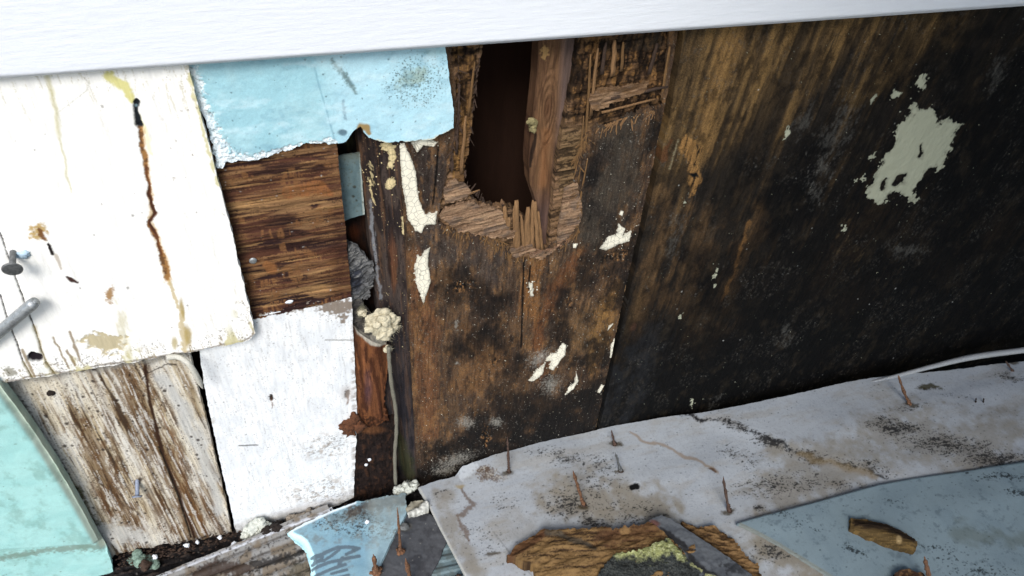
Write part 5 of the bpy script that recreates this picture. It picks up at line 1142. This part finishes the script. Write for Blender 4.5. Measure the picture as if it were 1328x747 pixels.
chunk('broken_shingle', [(842, 674, 1), (858, 668, .6), (872, 674, .6), (905, 696, .6), (944, 722, .8), (975, 745, 1), (990, 800, 0), (925, 800, 0), (905, 742, 1.5), (885, 712, 1.5), (862, 688, 1.5)], floorp(.046), .006, M_sheet, p_slate, 'slate grey shingle strip lying slantwise over the rotten plank pieces', 'shingle', 66)
def p_wad(S):
    S.base((70, 74, 72)); n = S.n(2.5, 2.5, 5, 5, .7); S.over((44, 46, 44), sm(n, .45, .3) * .8); S.over((110, 112, 104), sm(S.n(7, 7, 6, 4, .7), .55, .75) * .5)
    y = sm(S.stroke([(800, 718, 7), (850, 714, 18), (872, 706, 12), (882, 722, 8)]) + 1.2 * (n - .5), -.1, .9); S.over((180, 184, 112), y * .9); S.over((214, 216, 160), y * sm(S.n(5, 5, 8), .6, .75) * .7)
    S.over((190, 190, 130), sm(S.stroke([(897, 730, 3), (915, 745, 4), (930, 752, 4)]) + .8 * (n - .5), .1, .6) * .8)
    S.h += .006 * (S.n(.6, .6, 7, 4) - .5) + .0015 * (S.n(5, 5, 8, 4, .7) - .5) + .002 * y
M_wad = surf_mat('insulation_wad', .95, (500, 500, 500), .35, .9, .0012, .1, fine=1500, famt=.3)
wad = chunk('insulation_wad', [(776, 745, 3, 5), (790, 728, 3, 5), (800, 716, 3, 5), (825, 716, 4, 5), (845, 706, 4, 5), (866, 698, 4, 5), (884, 712, 3, 5), (900, 732, 3, 5), (930, 748, 3), (960, 800, 0), (760, 800, 0)], floorp(.048), .006, M_wad, p_wad, None, None, 67)
tag(wad, 'grey insulation wad with bright yellow-green fluff on the rotten plank', 'insulation'); settle(wad)

# white pipe lying along the wall at right
pts = [floorp(.028).hit(*p) for p in ((1115, 496), (1165, 484), (1210, 473), (1260, 463), (1328, 453), (1440, 438))]
pts = [floorp(h_).hit(x_, y_) for (x_, y_), h_ in zip(((1112, 500), (1160, 488), (1210, 475), (1262, 463), (1328, 454), (1440, 440)), (.024, .029, .033, .036, .038, .038))]
v, f = tube(smooth_path(pts, 40), [.0016 + .0030 * min(1, i / 24) for i in range(41)], 12)
o = mesh_obj('white_pipe', v, f, M_pipe); tag(o, 'thin white pipe curving along the foot of the black panel at right', 'pipe'); settle(o)

# ------------------------------------------------------------------ debris
def bit(name, x_, y_, rpx, plane, mat, label, cat, seed, group=None, sq=(1, 1, .7), amp=.4, fib=0):
    k = pxm(plane, x_, y_); c = plane.off(rpx / k * .4).hit(x_, y_); parts = [lump(c, rpx / k, seed, 3, amp, 2.0, sq)]
    if fib: parts += fibres(c, rpx / k, fib, seed, .00013, 1.0)
    v_, f_ = join(parts); o_ = mesh_obj(name, v_, f_, mat); tag(o_, label, cat, group); settle(o_)
FL = floorp(-.004)
o = tuft('wool_tuft', floorp(.0), [(330, 688, 11, .004), (340, 684, 10, .004), (324, 694, 7, .002)], M_woolw, 120, 90, None, .9); tag(o, 'off-white wool clump at the foot of the white plywood face', 'wool tuft'); settle(o)
o = tuft('wool_tuft', floorp(.0), [(352, 690, 9, .002), (360, 682, 6, .002)], M_dark, 121, 30, None, .9); tag(o, 'black mouldy clump right of the off-white wool clump', 'mouldy clump'); settle(o)
o = tuft('wool_tuft', floorp(.002), [(390, 672, 7, .002), (402, 670, 8, .002), (378, 676, 6, .002), (416, 664, 6, .001)], plain('beige_fluff', (150, 138, 122), .95, n=200, amt=.4), 122, 60, None, .8); tag(o, 'beige dirty fluff between the white plywood face and the ribbed strips', 'wool tuft'); settle(o)
o = tuft('wool_tuft', floorp(.010), [(520, 636, 6, .004), (530, 632, 7, .006), (538, 628, 5, .006), (514, 640, 4, .002)], M_woolw, 123, 90, None, .8); tag(o, 'whitish wool tuft under the left corner of the whitish sheet', 'wool tuft'); settle(o)
mint = plain('mint_fluff', (132, 158, 142), .9, n=200, amt=.35)
o = tuft('foam_crumb', floorp(-.004), [(184, 727, 9, .004), (196, 730, 8, .003), (176, 722, 6, .003)], mint, 124, 0, None, .6); tag(o, 'mint grey foam crumb on the black sill plank at left', 'foam crumb'); settle(o)
bit('rust_crumb', 188, 733, 7, floorp(.002), M_brown, 'reddish crumb resting on the mint grey foam crumb', 'crumb', 125)
bit('dark_crumb', 375, 683, 6, FL, M_dark, 'dark crumb between two pale wool clumps below the white plywood face', 'crumb', 126)
def p_foil(S):
    S.base((168, 162, 142)); S.over((216, 216, 206), sm(S.stroke([(528, 668, 4), (545, 664, 8), (554, 654, 8)]), .0, .5) * .9); S.over((90, 84, 70), sm(S.n(3, 3, 5), .5, .8) * .5); S.h += .006 * sm(S.stroke([(530, 668, 4), (545, 662, 8), (552, 654, 8)]), 0, .8) + .003 * (S.n(2, 2, 7) - .5)
chunk('foil_scrap', [(526, 660, 1), (533, 650, 1.5), (548, 648, 1.5), (556, 655, 1), (556, 664, 1.5, 4), (545, 667, 1.5, 4), (530, 671, 1.5, 4)], floorp(.026), .002, M_sheet, p_foil, 'crumpled cream foil scrap at the corner of the whitish sheet', 'foil scrap', 68)
chips = [(201, 722, 3.2, 'white chip beside the mint grey foam crumb'), (285, 697, 2.6, 'round white chip on the black sill plank near the gap'), (303, 706, 3.6, 'bluish white chip below the black gap between the left boards'), (317, 703, 3.0, 'pale chip beside the bluish white chip below the black gap'),
         (242, 707, 3.2, 'grey white chip at the foot of the brown-streaked board'), (256, 703, 2.2, 'tiny grey chip at the foot of the brown-streaked board'), (429, 660, 2.6, 'lilac white chip at the lower right corner of the white plywood face'), (476, 677, 3, 'white chip lying on the lettered foam sheet')]
for i, (x_, y_, r_, lb) in enumerate(chips):
    bit('paint_chip', x_, y_, r_, floorp(.004) if y_ > 690 else floorp(.022 if x_ > 470 else .006), M_chip, lb, 'paint chip', 130 + i, 'white chips scattered at the foot of the wall')
bit('grey_crumb', 524, 683, 5, floorp(.018), M_woolg, 'grey crumb on the dark roofing scrap beside the tall nail', 'crumb', 150)
bit('yellow_crumb', 594, 748, 4, floorp(.018), M_brown, 'brown crumb on the grooved scrap at the bottom edge', 'crumb', 151)
# loose crumbs nobody could count along the sill
r3 = random.Random(11); parts = []
for i in range(900):
    t_ = r3.random(); x_ = 150 + t_ * 390; y_ = 722 - t_ * 82 + r3.gauss(0, 6) + 6
    if x_ < 520: parts.append(lump(floorp(-.002 + r3.random() * .004).hit(x_, y_), r3.uniform(.0003, .0013), i, 1, .7, 2, (r3.uniform(.8, 2.2), r3.uniform(.5, 1.4), .5)))
v, f = join(parts); o = mesh_obj('wood_crumbs', v, f, M_brown, smooth=False); o['kind'] = 'stuff'; o['label'] = 'brown wood crumbs scattered along the foot of the left boards'; o['category'] = 'crumbs'
